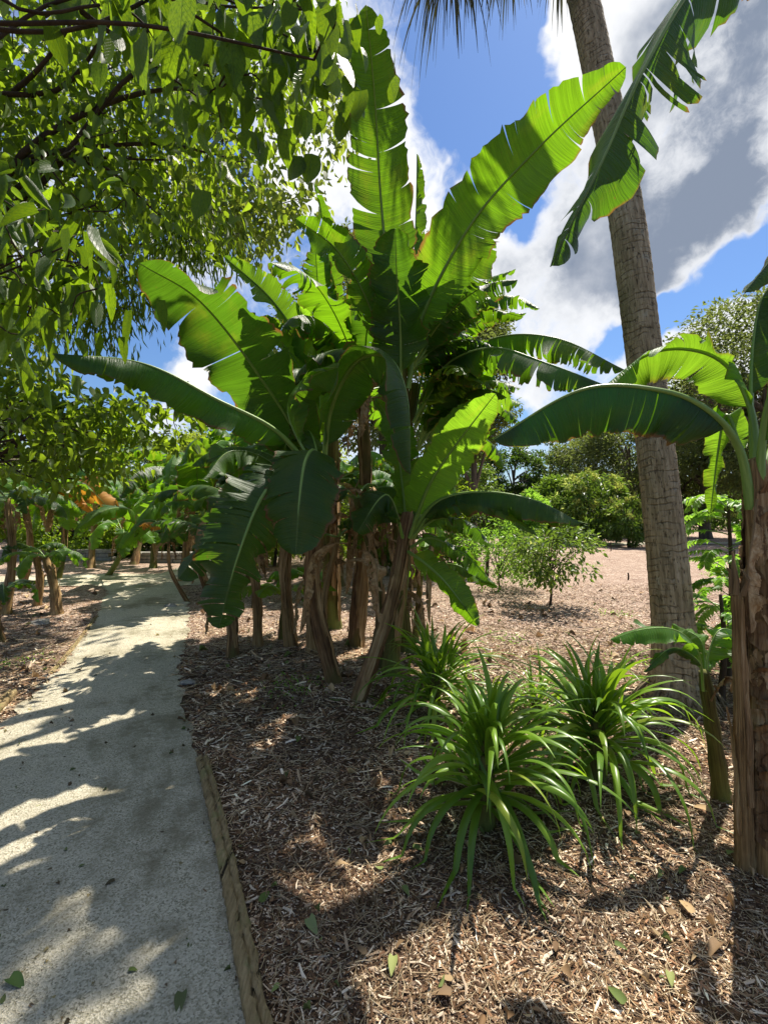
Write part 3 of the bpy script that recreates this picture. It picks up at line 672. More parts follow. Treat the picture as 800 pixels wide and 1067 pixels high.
# ground litter away from the camera: low weeds near the clump
def weeds(label_name, c, n, rad, L, seed, mat=F_BRIGHT):
    r2 = np.random.default_rng(seed); x = c[0] + r2.normal(0, rad, n); y = c[1] + r2.normal(0, rad, n)
    pos = np.stack([x, y, gz(x, y) + 0.01], -1); ax = rand_dir(r2, n, -1.0); ax[:, 2] = np.abs(ax[:, 2]) * 0.7
    o = foliage(label_name, pos, ax, rand_dir(r2, n, -2), r2.uniform(.5, 1, n) * L, L * 0.3, mat, None, TPL_LO, seed); o['kind'] = 'stuff'
weeds('ground_weeds', G(310, 722), 130, 0.16, 0.045, 5)
weeds('ground_weeds', G(560, 770), 120, 0.25, 0.05, 6)
for k_, (a_, b_) in enumerate([(640, 640), (530, 668), (460, 700), (660, 690), (620, 590), (740, 600), (20, 690)]): weeds('ground_weeds', G(a_, b_), 60, 0.14, 0.05, 60 + k_)
# ------------------------------------------------------------------ main banana clump
CG = 'banana plants of the big clump'
def cl(label, gx, gy, top, r0, r1, mat=STEM, seed=0, nsh=5, bend=None):
    return plant(label, G(gx, gy), P(*top), r0, r1, mat, seed, nsh, CG, bend)
M1 = cl('tallest banana of the clump with three upright sunlit leaves', 405, 705, (415, 350, 4.0), .07, .05, STEM_G, 1, 7, (.12, 0, 0))
M2 = cl('front left banana of the clump with a big drooping dark leaf', 350, 715, (333, 485, 3.55), .065, .045, STEM, 2, 7, (-.13, 0, 0))
M3 = cl('rust brown banana stem standing straight in the middle of the clump', 370, 674, (378, 400, 5.1), .085, .055, STEM, 3, 9, (.07, 0, 0))
M4 = cl('leaning green banana stem at the right front of the clump', 370, 732, (425, 535, 3.75), .06, .045, STEM, 4, 8, (0.06, 0, 0))
M5 = cl('left leaning red brown banana stem with long pale spotted leaf', 303, 676, (325, 470, 4.9), .065, .045, STEM_T, 5, 7, (-.16, 0, 0))
M6 = cl('thin dark banana stem at the left end of the clump', 243, 685, (225, 560, 4.7), .058, .04, STEM, 6, 5, (.06, 0, 0))
M7 = cl('short dark banana stem second from the left in the clump', 269, 674, (255, 545, 5.1), .055, .04, STEM_T, 7, 5, (.05, 0, 0))
M8 = cl('thick tan dead banana stem wrapped in dry sheaths', 328, 682, (345, 480, 4.9), .085, .05, STEM_T, 8, 16, (-.1, 0, 0))
M9 = cl('right rear banana stem of the clump with arching tattered leaves', 425, 682, (432, 400, 4.7), .065, .045, STEM_G, 9, 7, (-.14, 0, 0))
M10 = cl('rear banana of the clump with upright leaves against the sky', 345, 655, (345, 400, 5.7), .12, .08, STEM_G, 10, 4)

M11 = cl('slender brown stem crossing behind the leaning green one', 395, 700, (372, 520, 4.4), .048, .035, STEM_G, 111, 5, (.1, 0, 0))
M12 = cl('thin tan stem leaning right between the front stems of the clump', 338, 692, (352, 560, 4.6), .035, .028, STEM_T, 112, 4, (-.07, 0, 0))
random_crown(M11, P(372, 520, 4.4), 5, 1.0, .18, 113, (LEAF, LEAF_D), dead=2, elev=(.2, 1.1), droop=(1.5, 3.2))
random_crown(M12, P(352, 560, 4.6), 3, .7, .13, 114, (LEAF_D, LEAF_Y), dead=3, elev=(.2, 1.1), droop=(1.5, 3.2))
K = dict
# M1: tall upright leaves
L_(M1, [(415, 400, 4.0), (405, 300, 3.95), (396, 200, 3.75), (390, 100, 3.45), (381, 5, 3.1)], 36, roll=12, fold=.10, curl=.2, tears=9, seed=1, t0=.14, tvar=.12, gap=.25, prad=.024, wave=.06, label='upright leaf reaching the top of the photo')
L_(M1, [(425, 405, 4.0), (440, 330, 3.9), (490, 235, 3.6), (560, 155, 3.25), (652, 70, 2.85)], 40, roll=-12, fold=.08, curl=.2, tears=8, seed=2, t0=.17, tvar=.12, gap=.12, prad=.024, wave=.05, label='long sunlit leaf slanting to the upper right')
L_(M1, [(425, 400, 4.1), (455, 330, 4.15), (490, 285, 4.1), (512, 248, 4.0)], 27, roll=20, fold=.1, curl=.2, tears=3, seed=3, t0=.2, tvar=.12)
L_(M1, [(418, 405, 3.9), (417, 340, 3.75), (413, 280, 3.6), (412, 238, 3.5)], 33, mat=LEAF_D, roll=-10, fold=.2, curl=.3, tears=4, seed=4, t0=.12, tvar=.2)
L_(M1, [(422, 380, 4.2), (430, 290, 4.3), (433, 220, 4.3), (434, 160, 4.3)], 12, roll=50, fold=.7, curl=.5, tears=2, seed=5, t0=.2)
L_(M1, [(410, 400, 3.9), (385, 320, 3.8), (352, 262, 3.6), (308, 228, 3.35)], 25, roll=30, fold=.25, tears=9, seed=6, t0=.2, tvar=.2)
L_(M1, [(425, 390, 4.0), (460, 345, 4.0), (500, 322, 3.95), (545, 330, 3.8)], 15, roll=45, fold=.5, tears=15, seed=7, t0=.2)
# M10: rear uprights
L_(M10, [(345, 450, 5.7), (347, 340, 5.6), (340, 255, 5.4), (327, 190, 5.1)], 14, roll=50, fold=.6, tears=5, seed=11, t0=.2, prad=.025)
L_(M10, [(343, 450, 5.7), (338, 380, 5.6), (332, 310, 5.5), (328, 250, 5.3)], 22, roll=5, fold=.15, tears=6, seed=12, t0=.18, tvar=.15, prad=.025)
L_(M10, [(343, 450, 5.7), (318, 370, 5.5), (285, 315, 5.2), (233, 267, 4.8)], 19, roll=35, fold=.3, tears=6, seed=13, t0=.25, tvar=.15, mat=LEAF_Y, prad=.025)
L_(M10, [(348, 450, 5.7), (362, 370, 5.6), (372, 310, 5.5), (385, 270, 5.3)], 20, roll=10, fold=.3, tears=6, seed=14, t0=.2)
L_(M10, [(340, 450, 5.7), (310, 380, 5.4), (285, 350, 5.2), (255, 330, 5.0)], 22, roll=20, fold=.4, tears=6, seed=15, t0=.2)
# M5: big spotted leaf going up left
L_(M5, [(322, 520, 4.6), (312, 460, 4.3), (268, 388, 3.9), (210, 315, 3.4), (146, 274, 2.9)], 52, mat=LEAF_D, roll=-22, fold=.10, curl=.25, tears=3, seed=21, t0=.16, tvar=.1, gap=.08, prad=.026, wave=.09, label='broad dappled leaf slanting up to the left')
L_(M5, [(318, 480, 4.7), (300, 430, 4.7), (285, 380, 4.6), (262, 345, 4.4)], 22, roll=40, fold=.4, tears=6, seed=22, t0=.2)
L_(M5, [(322, 500, 4.7), (335, 430, 4.8), (330, 370, 4.8), (312, 320, 4.7)], 22, mat=LEAF_Y, roll=30, fold=.4, tears=4, seed=23, t0=.2)
L_(M5, [(316, 520, 4.7), (280, 480, 4.5), (240, 470, 4.2), (212, 500, 3.9)], 22, mat=LEAF, roll=60, fold=.5, tears=6, seed=24, t0=.25)
# M2: long low left leaf, arch, drooping leaves
L_(M2, [(333, 500, 3.5), (290, 450, 3.25), (225, 415, 2.95), (150, 378, 2.7), (55, 368, 2.45)], 33, lat=(0.1, .8, .1), fold=.75, curl=.5, tears=3, seed=31, t0=.2, tvar=.15, gap=.08, prad=.026, wave=.08, label='long leaf running left across the sky gap')
L_(M2, [(335, 505, 3.5), (343, 430, 3.3), (370, 378, 3.1), (405, 372, 2.95), (425, 415, 2.85), (428, 495, 2.85)], 36, mat=LEAF_D, roll=50, fold=.35, curl=.4, tears=3, seed=32, t0=.14, tvar=.12, gap=.08, prad=.026, wave=.05, label='arching leaf folding over the middle of the clump')
L_(M2, [(335, 505, 3.45), (328, 470, 3.25), (318, 480, 3.0), (312, 520, 2.85), (308, 578, 2.8)], 42, mat=LEAF_D, roll=8, fold=.2, curl=.15, tears=4, seed=33, t0=.2, tvar=.12, gap=.06, prad=.022, wave=.03, label='big dark leaf hanging in front of the stems')
L_(M2, [(330, 505, 3.45), (305, 490, 3.2), (275, 515, 2.95), (248, 580, 2.8), (228, 655, 2.78)], 42, mat=LEAF_D, roll=-18, fold=.25, curl=.3, tears=13, seed=34, t0=.2, tvar=.2, gap=.15, prad=.022, label='dark torn leaf drooping to the path edge')
L_(M2, [(328, 505, 3.5), (290, 495, 3.35), (245, 525, 3.2), (186, 603, 3.1)], 34, mat=LEAF_D, roll=30, fold=.4, curl=.3, tears=12, seed=35, t0=.2, tvar=.3)
0 and L_(M2, [(325, 505, 3.5), (300, 470, 3.4), (265, 452, 3.3), (200, 460, 3.1), (150, 480, 3.0)], 17, mat=LEAF_D, lat=(0.1, .9, .2), fold=.6, tears=6, seed=36, t0=.2)
L_(M2, [(335, 505, 3.6), (300, 430, 3.7), (320, 395, 3.8), (360, 380, 3.9), (400, 372, 4.0)], 22, mat=LEAF, roll=40, fold=.4, tears=5, seed=37, t0=.2)
# M9 right tattered arches
L_(M9, [(432, 440, 4.7), (455, 385, 4.4), (515, 352, 4.1), (580, 352, 3.8), (650, 385, 3.5)], 30, lat=(.1, .8, .3), fold=.8, curl=.3, tears=32, seed=41, t0=.16, tvar=.14, gap=.62, prad=.02, label='upper tattered comb like leaf arching right')
L_(M9, [(432, 445, 4.6), (460, 385, 4.2), (510, 362, 3.8), (570, 378, 3.5), (640, 405, 3.3)], 30, mat=LEAF_D, lat=(.1, .8, .1), fold=.95, curl=.2, tears=24, seed=42, t0=.16, tvar=.14, gap=.6, prad=.02, label='lower tattered comb like leaf arching right')
L_(M9, [(430, 440, 4.8), (450, 350, 4.7), (490, 300, 4.5), (537, 280, 4.2)], 15, roll=55, fold=.5, tears=20, seed=43, t0=.25, tvar=.3, gap=.4)
L_(M9, [(434, 440, 4.7), (470, 360, 4.7), (505, 330, 4.6), (548, 326, 4.4)], 13, roll=60, fold=.6, tears=20, seed=44, t0=.25, tvar=.3, gap=.4)
L_(M9, [(430, 440, 4.5), (455, 400, 4.3), (480, 385, 4.2), (505, 400, 4.0)], 18, mat=LEAF_Y, roll=40, fold=.4, tears=8, seed=45, t0=.2)
# M4 lower right leaves
L_(M4, [(427, 560, 3.7), (445, 510, 3.5), (470, 470, 3.3), (516, 410, 3.0)], 25, mat=LEAF_Y, roll=8, fold=.12, curl=.2, tears=0, seed=51, t0=.16, tvar=.1, prad=.02, wave=.03, label='smooth bright leaf standing to the right')
L_(M4, [(428, 560, 3.8), (452, 500, 3.9), (475, 450, 3.9), (510, 418, 3.8)], 22, mat=LEAF_Y, roll=-10, fold=.15, tears=2, seed=52, t0=.2, wave=.04)
L_(M4, [(428, 555, 3.7), (455, 522, 3.5), (500, 512, 3.3), (555, 520, 3.1), (606, 545, 3.0)], 27, mat=LEAF_D, lat=(.05, .85, .15), fold=.75, curl=.4, tears=4, seed=53, t0=.12, tvar=.15, gap=.1, prad=.02, label='long dark leaf stretching right above the bush')
L_(M4, [(430, 560, 3.7), (460, 522, 3.5), (505, 522, 3.3), (540, 540, 3.15), (560, 558, 3.05)], 13, mat=LEAF, lat=(.1, .9, .25), fold=.35, curl=.3, tears=3, seed=54, t0=.25, wave=.06)
L_(M4, [(425, 575, 3.7), (440, 585, 3.5), (465, 608, 3.3), (498, 652, 3.2)], 17, mat=LEAF, roll=20, fold=.25, tears=2, seed=55, t0=.1, wave=.06)
L_(M4, [(428, 570, 3.8), (450, 560, 3.7), (485, 578, 3.6), (516, 610, 3.5)], 13, mat=LEAF_D, roll=40, fold=.4, tears=5, seed=56, t0=.15)
L_(M4, [(420, 560, 3.7), (408, 520, 3.5), (395, 520, 3.4), (372, 555, 3.3)], 26, mat=LEAF_D, roll=20, fold=.35, tears=6, seed=57, t0=.15, tvar=.2)
L_(M4, [(424, 560, 3.8), (418, 500, 3.8), (410, 450, 3.7), (392, 415, 3.6)], 22, mat=LEAF, roll=20, fold=.3, tears=3, seed=58, t0=.15)
L_(M4, [(428, 560, 3.7), (455, 540, 3.6), (490, 545, 3.5), (512, 568, 3.4)], 15, mat=LEAF_D, roll=50, fold=.4, tears=8, seed=59, t0=.2)
# M3 rear filler
random_crown(M3, P(378, 400, 5.1) - np.array([0, 0, .1]), 12, 1.7, .27, 61, (LEAF, LEAF_D), dead=3, t0=.2, elev=(.4, 1.2))
random_crown(M9, P(434, 470, 4.8), 9, 1.3, .22, 62, (LEAF_Y, LEAF, LEAF_D), az0=-1.2, azs=2.6, dead=2)
random_crown(M5, P(318, 500, 4.9), 8, 1.3, .22, 63, (LEAF_D, LEAF), az0=1.5, azs=3.4, dead=2, elev=(.2, 1.0))
random_crown(M8, P(330, 490, 4.9), 2, 1.0, .18, 64, (LEAF_D,), dead=4, elev=(.3, .9))
random_crown(M6, P(225, 560, 4.7), 2, .9, .17, 65, (LEAF_D,), az0=2.2, azs=2, dead=2, elev=(.5, 1.0))
random_crown(M7, P(262, 545, 5.1), 6, 1.2, .2, 66, (LEAF_D, LEAF), az0=.5, azs=3, dead=1, elev=(.5, 1.1))
random_crown(M10, P(345, 420, 5.7), 8, 1.8, .27, 67, (LEAF, LEAF_D), az0=.2, azs=3, dead=1, elev=(.3, 1.0))
random_crown(M2, P(333, 490, 3.55), 1, .9, .15, 68, (LEAF_D,), az0=1.6, azs=1, dead=1)
random_crown(M1, P(415, 380, 4.0), 6, 1.4, .24, 69, (LEAF, LEAF_D), az0=.3, azs=3.0, dead=1, elev=(.2, .8))
# hanging dry leaves seen at the stems
banana_leaf(M6, [P(228, 600, 4.65), P(222, 615, 4.5), P(216, 640, 4.45), P(214, 662, 4.45)], .06, DRY, roll=30, fold=.8, tears=3, seed=71, name='dry_leaf', prad=.006, ribmat=DRY)
banana_leaf(M4, [P(455, 540, 3.9), P(452, 570, 3.9), P(450, 600, 3.9), P(448, 650, 3.9)], .05, DRY, roll=60, fold=1.0, tears=5, seed=72, name='dry_leaf', prad=.006, ribmat=DRY)
banana_leaf(M3, [P(374, 500, 5.0), P(366, 520, 4.9), P(362, 560, 4.9), P(360, 620, 4.9)], .09, DRY, roll=60, fold=1.0, tears=8, seed=73, name='dry_leaf', prad=.008, ribmat=DRY)
for q, (mm, gx, gy) in enumerate([(M1, 405, 705), (M2, 350, 715), (M3, 370, 674), (M4, 370, 732), (M5, 303, 676), (M6, 243, 685), (M7, 269, 674), (M8, 328, 682), (M9, 425, 682), (M10, 345, 655), (M11, 395, 700)]):
    r3 = np.random.default_rng(900 + q); b = G(gx, gy)
    for w_ in range(3):
        az = r3.uniform(0, 6.28); z0 = r3.uniform(.75, 1.7); st = b + np.array([math.cos(az) * .06, math.sin(az) * .06, z0]); Ls = r3.uniform(.55, 1.1) * min(1, z0 / 1.0)
        banana_leaf(mm, arch(st, az, r3.uniform(-.2, .9), Ls, r3.uniform(4.5, 7)), r3.uniform(.035, .075), DRY, lat=horiz(az), fold=r3.uniform(.7, 1.3), tears=6, tvar=.6, seed=q * 31 + w_, t0=.1, prad=.007, name='dry_leaf', ribmat=DRY, wave=.2)
random_crown(M9, P(436, 420, 4.6), 7, 1.25, .17, 130, (LEAF, LEAF_D), az0=-1.3, azs=2.0, tears=34, elev=(.3, 1.3), droop=(1.0, 2.4))
random_crown(M1, P(428, 385, 4.0), 5, 1.2, .15, 131, (LEAF_D, LEAF), az0=-1.0, azs=2.2, tears=34, elev=(.5, 1.2), droop=(1.2, 2.4))
S1 = cl('small green sucker at the left rear foot of the clump', 292, 668, (296, 622, 5.3), .035, .022, STEM_G, 121, 1)
random_crown(S1, P(296, 622, 5.3), 6, .7, .12, 122, (LEAF_Y, LEAF), tears=2, elev=(.4, 1.3))
S2 = cl('leafy sucker at the right foot of the clump beside the strap plant', 432, 672, (438, 600, 5.0), .04, .028, STEM_G, 123, 2)
random_crown(S2, P(438, 600, 5.0), 7, .85, .14, 124, (LEAF, LEAF_D, LEAF_Y), tears=4, elev=(.3, 1.2), az0=-1.5, azs=3.6)
# ------------------------------------------------------------------ bananas on the right
RG = 'banana plants on the right'
R1 = plant('thick fibrous banana trunk at the right edge of the photo', G(806, 905), P(786, 480, 2.02), .09, .042, STEM_T, 81, 0, RG)
S_r = catmull([G(806, 905), (G(806, 905) + P(786, 480, 2.02)) / 2, P(786, 480, 2.02)], 60); sheaths(R1, S_r, .09 - .048 * np.linspace(0, 1, 60), 58, 805, STEM, lift=1.16, seg=(.05, .13), smax=.85, wide=1.3, dr=.5); sheaths(R1, S_r, .09 - .048 * np.linspace(0, 1, 60), 34, 806, DRY, lift=1.20, seg=(.06, .12), smax=.85, wide=.8, dr=.7)
R1s = [(783, 520, 2.02)]
L_(R1, [(783, 530, 2.0), (772, 470, 1.98), (742, 430, 1.95), (690, 406, 1.95), (605, 405, 1.98), (513, 457, 2.05)], 50, mat=LEAF_D, lat=(.02, .95, .05), fold=1.25, curl=.25, tears=4, seed=82, t0=.26, tvar=.10, gap=.10, prad=.022, wave=.03, sweep=.1, label='long dark leaf reaching left across the palm trunk')
L_(R1, [(786, 530, 2.05), (786, 440, 2.1), (762, 385, 2.15), (722, 364, 2.2), (672, 370, 2.3), (618, 412, 2.4)], 32, mat=LEAF_Y, lat=(.1, .8, -.45), fold=.35, curl=.4, tears=3, seed=83, t0=.34, tvar=.12, gap=.1, prad=.022, label='yellow green backlit leaf behind the dark leaf')
L_(R1, [(790, 530, 2.0), (792, 460, 1.97), (806, 400, 1.9), (850, 350, 1.8), (930, 330, 1.7)], 30, lat=(0, .9, .3), fold=.4, tears=4, seed=84, t0=.3, prad=.024)
L_(R1, [(786, 530, 2.05), (781, 440, 2.15), (784, 350, 2.2), (800, 300, 2.2), (860, 270, 2.1)], 22, mat=LEAF_D, lat=(0.2, .9, .0), fold=.7, tears=5, seed=85, t0=.42, prad=.018)
L_(R1, [(783, 530, 2.1), (768, 460, 2.2), (756, 432, 2.25), (748, 470, 2.3), (740, 535, 2.3)], 13, mat=LEAF_Y, roll=25, fold=.4, tears=4, seed=86, t0=.28, prad=.014, label='narrow leaf hanging beside the petioles')
L_(R1, [(790, 530, 2.05), (800, 470, 2.2), (830, 420, 2.4), (880, 420, 2.6)], 22, roll=60, fold=.4, tears=4, seed=87, t0=.25)
banana_leaf(R1, [P(788, 520, 1.93), P(783, 560, 1.88), P(778, 600, 1.87), P(782, 660, 1.87)], .05, DRY, roll=40, fold=.9, tears=4, seed=88, name='dry_leaf', prad=.006, ribmat=DRY)
# dead stalk
D1 = thing('dead_banana_stem', 'split dead banana stalk standing left of the fibrous trunk', 'dead stem', G(776, 905), RG)
tk, S_, rad_ = trunk(D1, [G(776, 905) - [0, 0, .04], P(772, 750, 1.93), P(768, 618, 1.9)], .036, .022, STEM_T, 91, rough=.2)
sheaths(D1, S_, rad_, 5, 92, DRY, lift=1.2)
r2 = np.random.default_rng(93); mb = MB()
for i in range(5):
    a = i * 1.25; b = S_[-1] + np.array([math.cos(a), math.sin(a), -0.3]) * .02
    mb.tube([b, b + [.006 * r2.normal(), .01 * r2.normal(), .05 + .05 * r2.uniform()], b + [.015 * r2.normal(), .015 * r2.normal(), .09 + .09 * r2.uniform()]], [.012, .009, .003], k=5, rough=.3, seed=i)
mb.build('splinters', DRY, D1)
# young sucker
R2 = plant('young knee high banana with two small leaves beside the palm', G(752, 828), P(733, 700, 2.3), .045, .026, STEM_G, 95, 2, RG, (0.0, 0, 0))
L_(R2, [(733, 720, 2.3), (727, 680, 2.28), (705, 657, 2.25), (672, 655, 2.2), (636, 666, 2.15)], 17, mat=LEAF_Y, lat=(0, .85, .35), fold=.35, tears=2, seed=96, t0=.25, prad=.008, wave=.05)
L_(R2, [(735, 720, 2.3), (738, 680, 2.32), (752, 655, 2.35), (785, 668, 2.4)], 22, mat=LEAF, lat=(.1, .9, .2), fold=.45, tears=2, seed=97, t0=.25, prad=.008)
L_(R2, [(733, 720, 2.28), (728, 690, 2.25), (700, 675, 2.2), (670, 700, 2.15)], 8, mat=LEAF_D, lat=(.1, .9, .2), fold=.5, tears=1, seed=98, t0=.25, prad=.006)
L_(R2, [(734, 720, 2.3), (734, 690, 2.35), (728, 665, 2.4), (700, 650, 2.5)], 17, mat=LEAF_Y, roll=40, fold=.4, tears=1, seed=99, t0=.25, prad=.006)
banana_leaf(R2, [P(740, 730, 2.3), P(752, 710, 2.25), P(766, 706, 2.2), P(762, 722, 2.2)], .03, DRY, roll=30, fold=.8, tears=2, seed=100, name='dry_leaf', prad=.006, ribmat=DRY)
# tall banana outside the right edge: only its folded leaf hangs into view
R3 = plant('tall banana at the right whose folded leaf hangs across the palm top', np.array([2.75, 2.2, 0]), np.array([2.7, 2.2, 3.6]), .14, .1, STEM_G, 101, 3, RG)
L_(R3, [(1000, 60, 2.2), (900, -80, 2.15), (800, -90, 2.1), (728, -25, 2.05), (668, 75, 2.05), (628, 165, 2.1), (573, 277, 2.15)], 62, mat=LEAF_D, roll=40, fold=.7, curl=.45, tears=16, seed=102, t0=.3, tvar=.28, gap=.3, prad=.024, sweep=.12, label='dark folded leaf hanging from the top right')
L_(R3, [(990, 90, 2.2), (930, 120, 2.1), (860, 200, 2.0), (775, 305, 1.95)], 28, mat=LEAF_D, roll=50, fold=.5, tears=4, seed=103, t0=.25)
L_(R3, [(1000, 60, 2.2), (1050, -100, 2.2), (1150, -150, 2.2), (1250, -100, 2.2)], 40, roll=20, fold=.4, tears=8, seed=104, t0=.25)

# ------------------------------------------------------------------ palm
def palm():
    b = G(706, 733); o = thing('palm_tree', 'tall leaning palm with a ringed grey brown trunk right of centre', 'palm tree', b)
    pts = [b - [0, 0, .06], P(700, 640, 3.68), P(686, 500, 3.78), P(668, 350, 3.95), P(648, 200, 4.15), P(612, 20, 4.45), P(590, -80, 4.65), P(575, -190, 4.85)]
    n = 330; S = catmull(pts, n); z = S[:, 2]
    s = np.linspace(0, 1, n); rad = .143 - .01 * s + .095 * np.exp(-np.maximum(z, 0) / .24) ; rr_ = np.random.default_rng(4); st_ = np.cumsum(rr_.uniform(.5, 1.5, n)) * .9; rad = rad * (1 + .022 * (st_ / 3.6 % 1) + .012 * rr_.normal(0, 1, n) * .4 + .02 * np.sin(s * 17))
    v, f, u = tube(S, rad, k=40, rough=.022, seed=5)
    mesh_obj('trunk', v, fixF(f), PALMB, o, uv=u * [1, 1])
    # root flare fibres
    r2 = np.random.default_rng(8); mb = MB()
    for i in range(46):
        a = r2.uniform(0, 6.28); p0 = b + np.array([math.cos(a) * .2, math.sin(a) * .2, r2.uniform(.04, .22)]); q = b + np.array([math.cos(a) * r2.uniform(.27, .36), math.sin(a) * r2.uniform(.27, .36), -.01])
        mb.tube([p0, (p0 + q) / 2 + [0, 0, .02], q], [.012, .011, .008], k=5, rough=.2, seed=i)
    mb.build('root_fibres', PALMB, o)
    top = S[-1]
    tips = [(448, 52, 4.3), (438, 30, 3.9), (520, 22, 5.2), (585, 24, 5.8), (420, -30, 4.6), (350, -220, 5.0), (420, -260, 7)]
    for i, tp in enumerate(tips):
        tip = P(*tp); hub = top + (tip - top) * 0.55 + np.array([0, 0, .75]); hub2 = top + (tip - top) * .85 + np.array([0, 0, .55])
        st = catmull([top, top + (tip - top) * .25 + [0, 0, .5], hub, hub2], 14)
        v, f, u = tube(st, np.linspace(.03, .010, 14), k=6); fr = mesh_obj('frond', v, fixF(f), PET, o, uv=u)
        # drooping segments
        pos = []; ax = []; ln = []; V = []; F = []; C = []
        for q in range(150 if i in (0, 1, 2, 3) else 70):
            base = st[int(r2.integers(7, 14))]; a = r2.uniform(0, 6.28); L = np.linalg.norm(tip - hub2) * r2.uniform(.7, 1.12) + r2.uniform(0, .1)
            d0 = norm(tip - hub2 + r2.normal(0, .26 if i < 4 else .42, 3)); m = 7; p = base.copy(); dd = d0 + np.array([math.cos(a) * .5, math.sin(a) * .5, .3]); w = r2.uniform(.008, .02)
            side = norm(np.cross(d0, r2.normal(0, 1, 3))); b0 = len(V)
            for j in range(m):
                ww = w * (1 - (j / (m - 1)) ** 1.5 * .93); V += [p - side * ww, p + side * ww]; C += [[r2.uniform(), r2.uniform(), 0]] * 2
                dd = norm(norm(dd) * 1.0 + np.array([0, 0, -.32])); p = p + dd * L / (m - 1)
                if j < m - 1: F.append([b0 + 2 * j, b0 + 2 * j + 1, b0 + 2 * j + 3, b0 + 2 * j + 2])
        mesh_obj('leaflets', np.array(V), np.array(F), FROND, fr, col=np.array(C))
palm()

# ------------------------------------------------------------------ strap leaved plants
def strap_plant(label, base, crown, n, Lr, W, seed, mat=F_STRAP):
    r2 = np.random.default_rng(seed); o = thing('strap_leaf_plant', label, 'plant', base, 'strap leaved plants in the mulch bed')
    base = np.array(base, float); crown = np.array(crown, float)
    v, f, u = tube(catmull([base - [0, 0, .03], (base + crown) / 2, crown], 8), [.05, .05, .045, .04, .04, .035, .03, .02], k=8, rough=.15, seed=seed)
    mesh_obj('stem', v, fixF(f), STEM_G, o, uv=u)
    for i in range(n):
        fr = i / n; az = i * 2.399 + r2.normal(0, .5); el = 1.45 - 1.25 * fr ** .8 + r2.normal(0, .22); L = r2.uniform(*Lr) * (0.65 + .45 * min(1, fr * 2.5)); dr = r2.uniform(1.3, 3.6) * (0.5 + fr)
        p = crown + np.array([r2.normal(0, .035), r2.normal(0, .035), 0]) + (base - crown) * fr * .75 + np.array([math.cos(az), math.sin(az), 0]) * .02; m = 16; e = el; V = []; w0 = W * r2.uniform(.7, 1.15); C = []; tw = r2.normal(0, .25); azd = r2.normal(0, .35); cc = [float(r2.uniform()), r2.uniform() * .84, 0]
        for j in range(m):
            t = j / (m - 1); a2 = az + azd * t; d = np.array([math.cos(a2) * math.cos(e), math.sin(a2) * math.cos(e), math.sin(e)]); sd = np.array([-math.sin(a2), math.cos(a2), 0]); upv = np.cross(d, sd) * -1
            sd2 = sd * math.cos(tw * t * 2) + upv * math.sin(tw * t * 2)
            w = w0 * (.55 + .45 * min(1, t * 5)) * (1 - max(0, (t - .35) / .65) ** 1.7) + .0008
            V += [p - sd2 * w + upv * w * .35, p - sd2 * w * .5 + upv * w * .06, p, p + sd2 * w * .5 + upv * w * .06, p + sd2 * w + upv * w * .35]; C += [cc] * 5
            g = float(gz(p[0], p[1])) + .02
            p = p + d * L / (m - 1)
            if p[2] < g: p[2] = g; e = max(e, -.05)
            e = max(-1.35, e - dr / m * (.25 + 1.5 * t))
        F = np.array([[j * 5 + q, j * 5 + q + 1, (j + 1) * 5 + q + 1, (j + 1) * 5 + q] for j in range(m - 1) for q in range(4)])
        mesh_obj('leaf', np.array(V), F, mat, o, col=np.array(C))
def at(px, py, d): return P(px, py, d)
ga = G(505, 858); strap_plant('front strap leaved plant with long glossy arching leaves', ga, P(508, 765, ga[1]), 105, (.36, .64), .019, 1)
gb = G(622, 812); strap_plant('large strap leaved plant between the front one and the palm', gb, P(623, 735, gb[1]), 115, (.40, .70), .019, 2)
gc = G(452, 748); strap_plant('dark strap leaved plant at the foot of the banana clump', gc, P(455, 692, gc[1]), 110, (.42, .72), .015, 3)
gd = G(560, 745); strap_plant('pale thin leaved strap plant behind the two front ones', gd, P(558, 728, gd[1]), 60, (.3, .5), .009, 4)
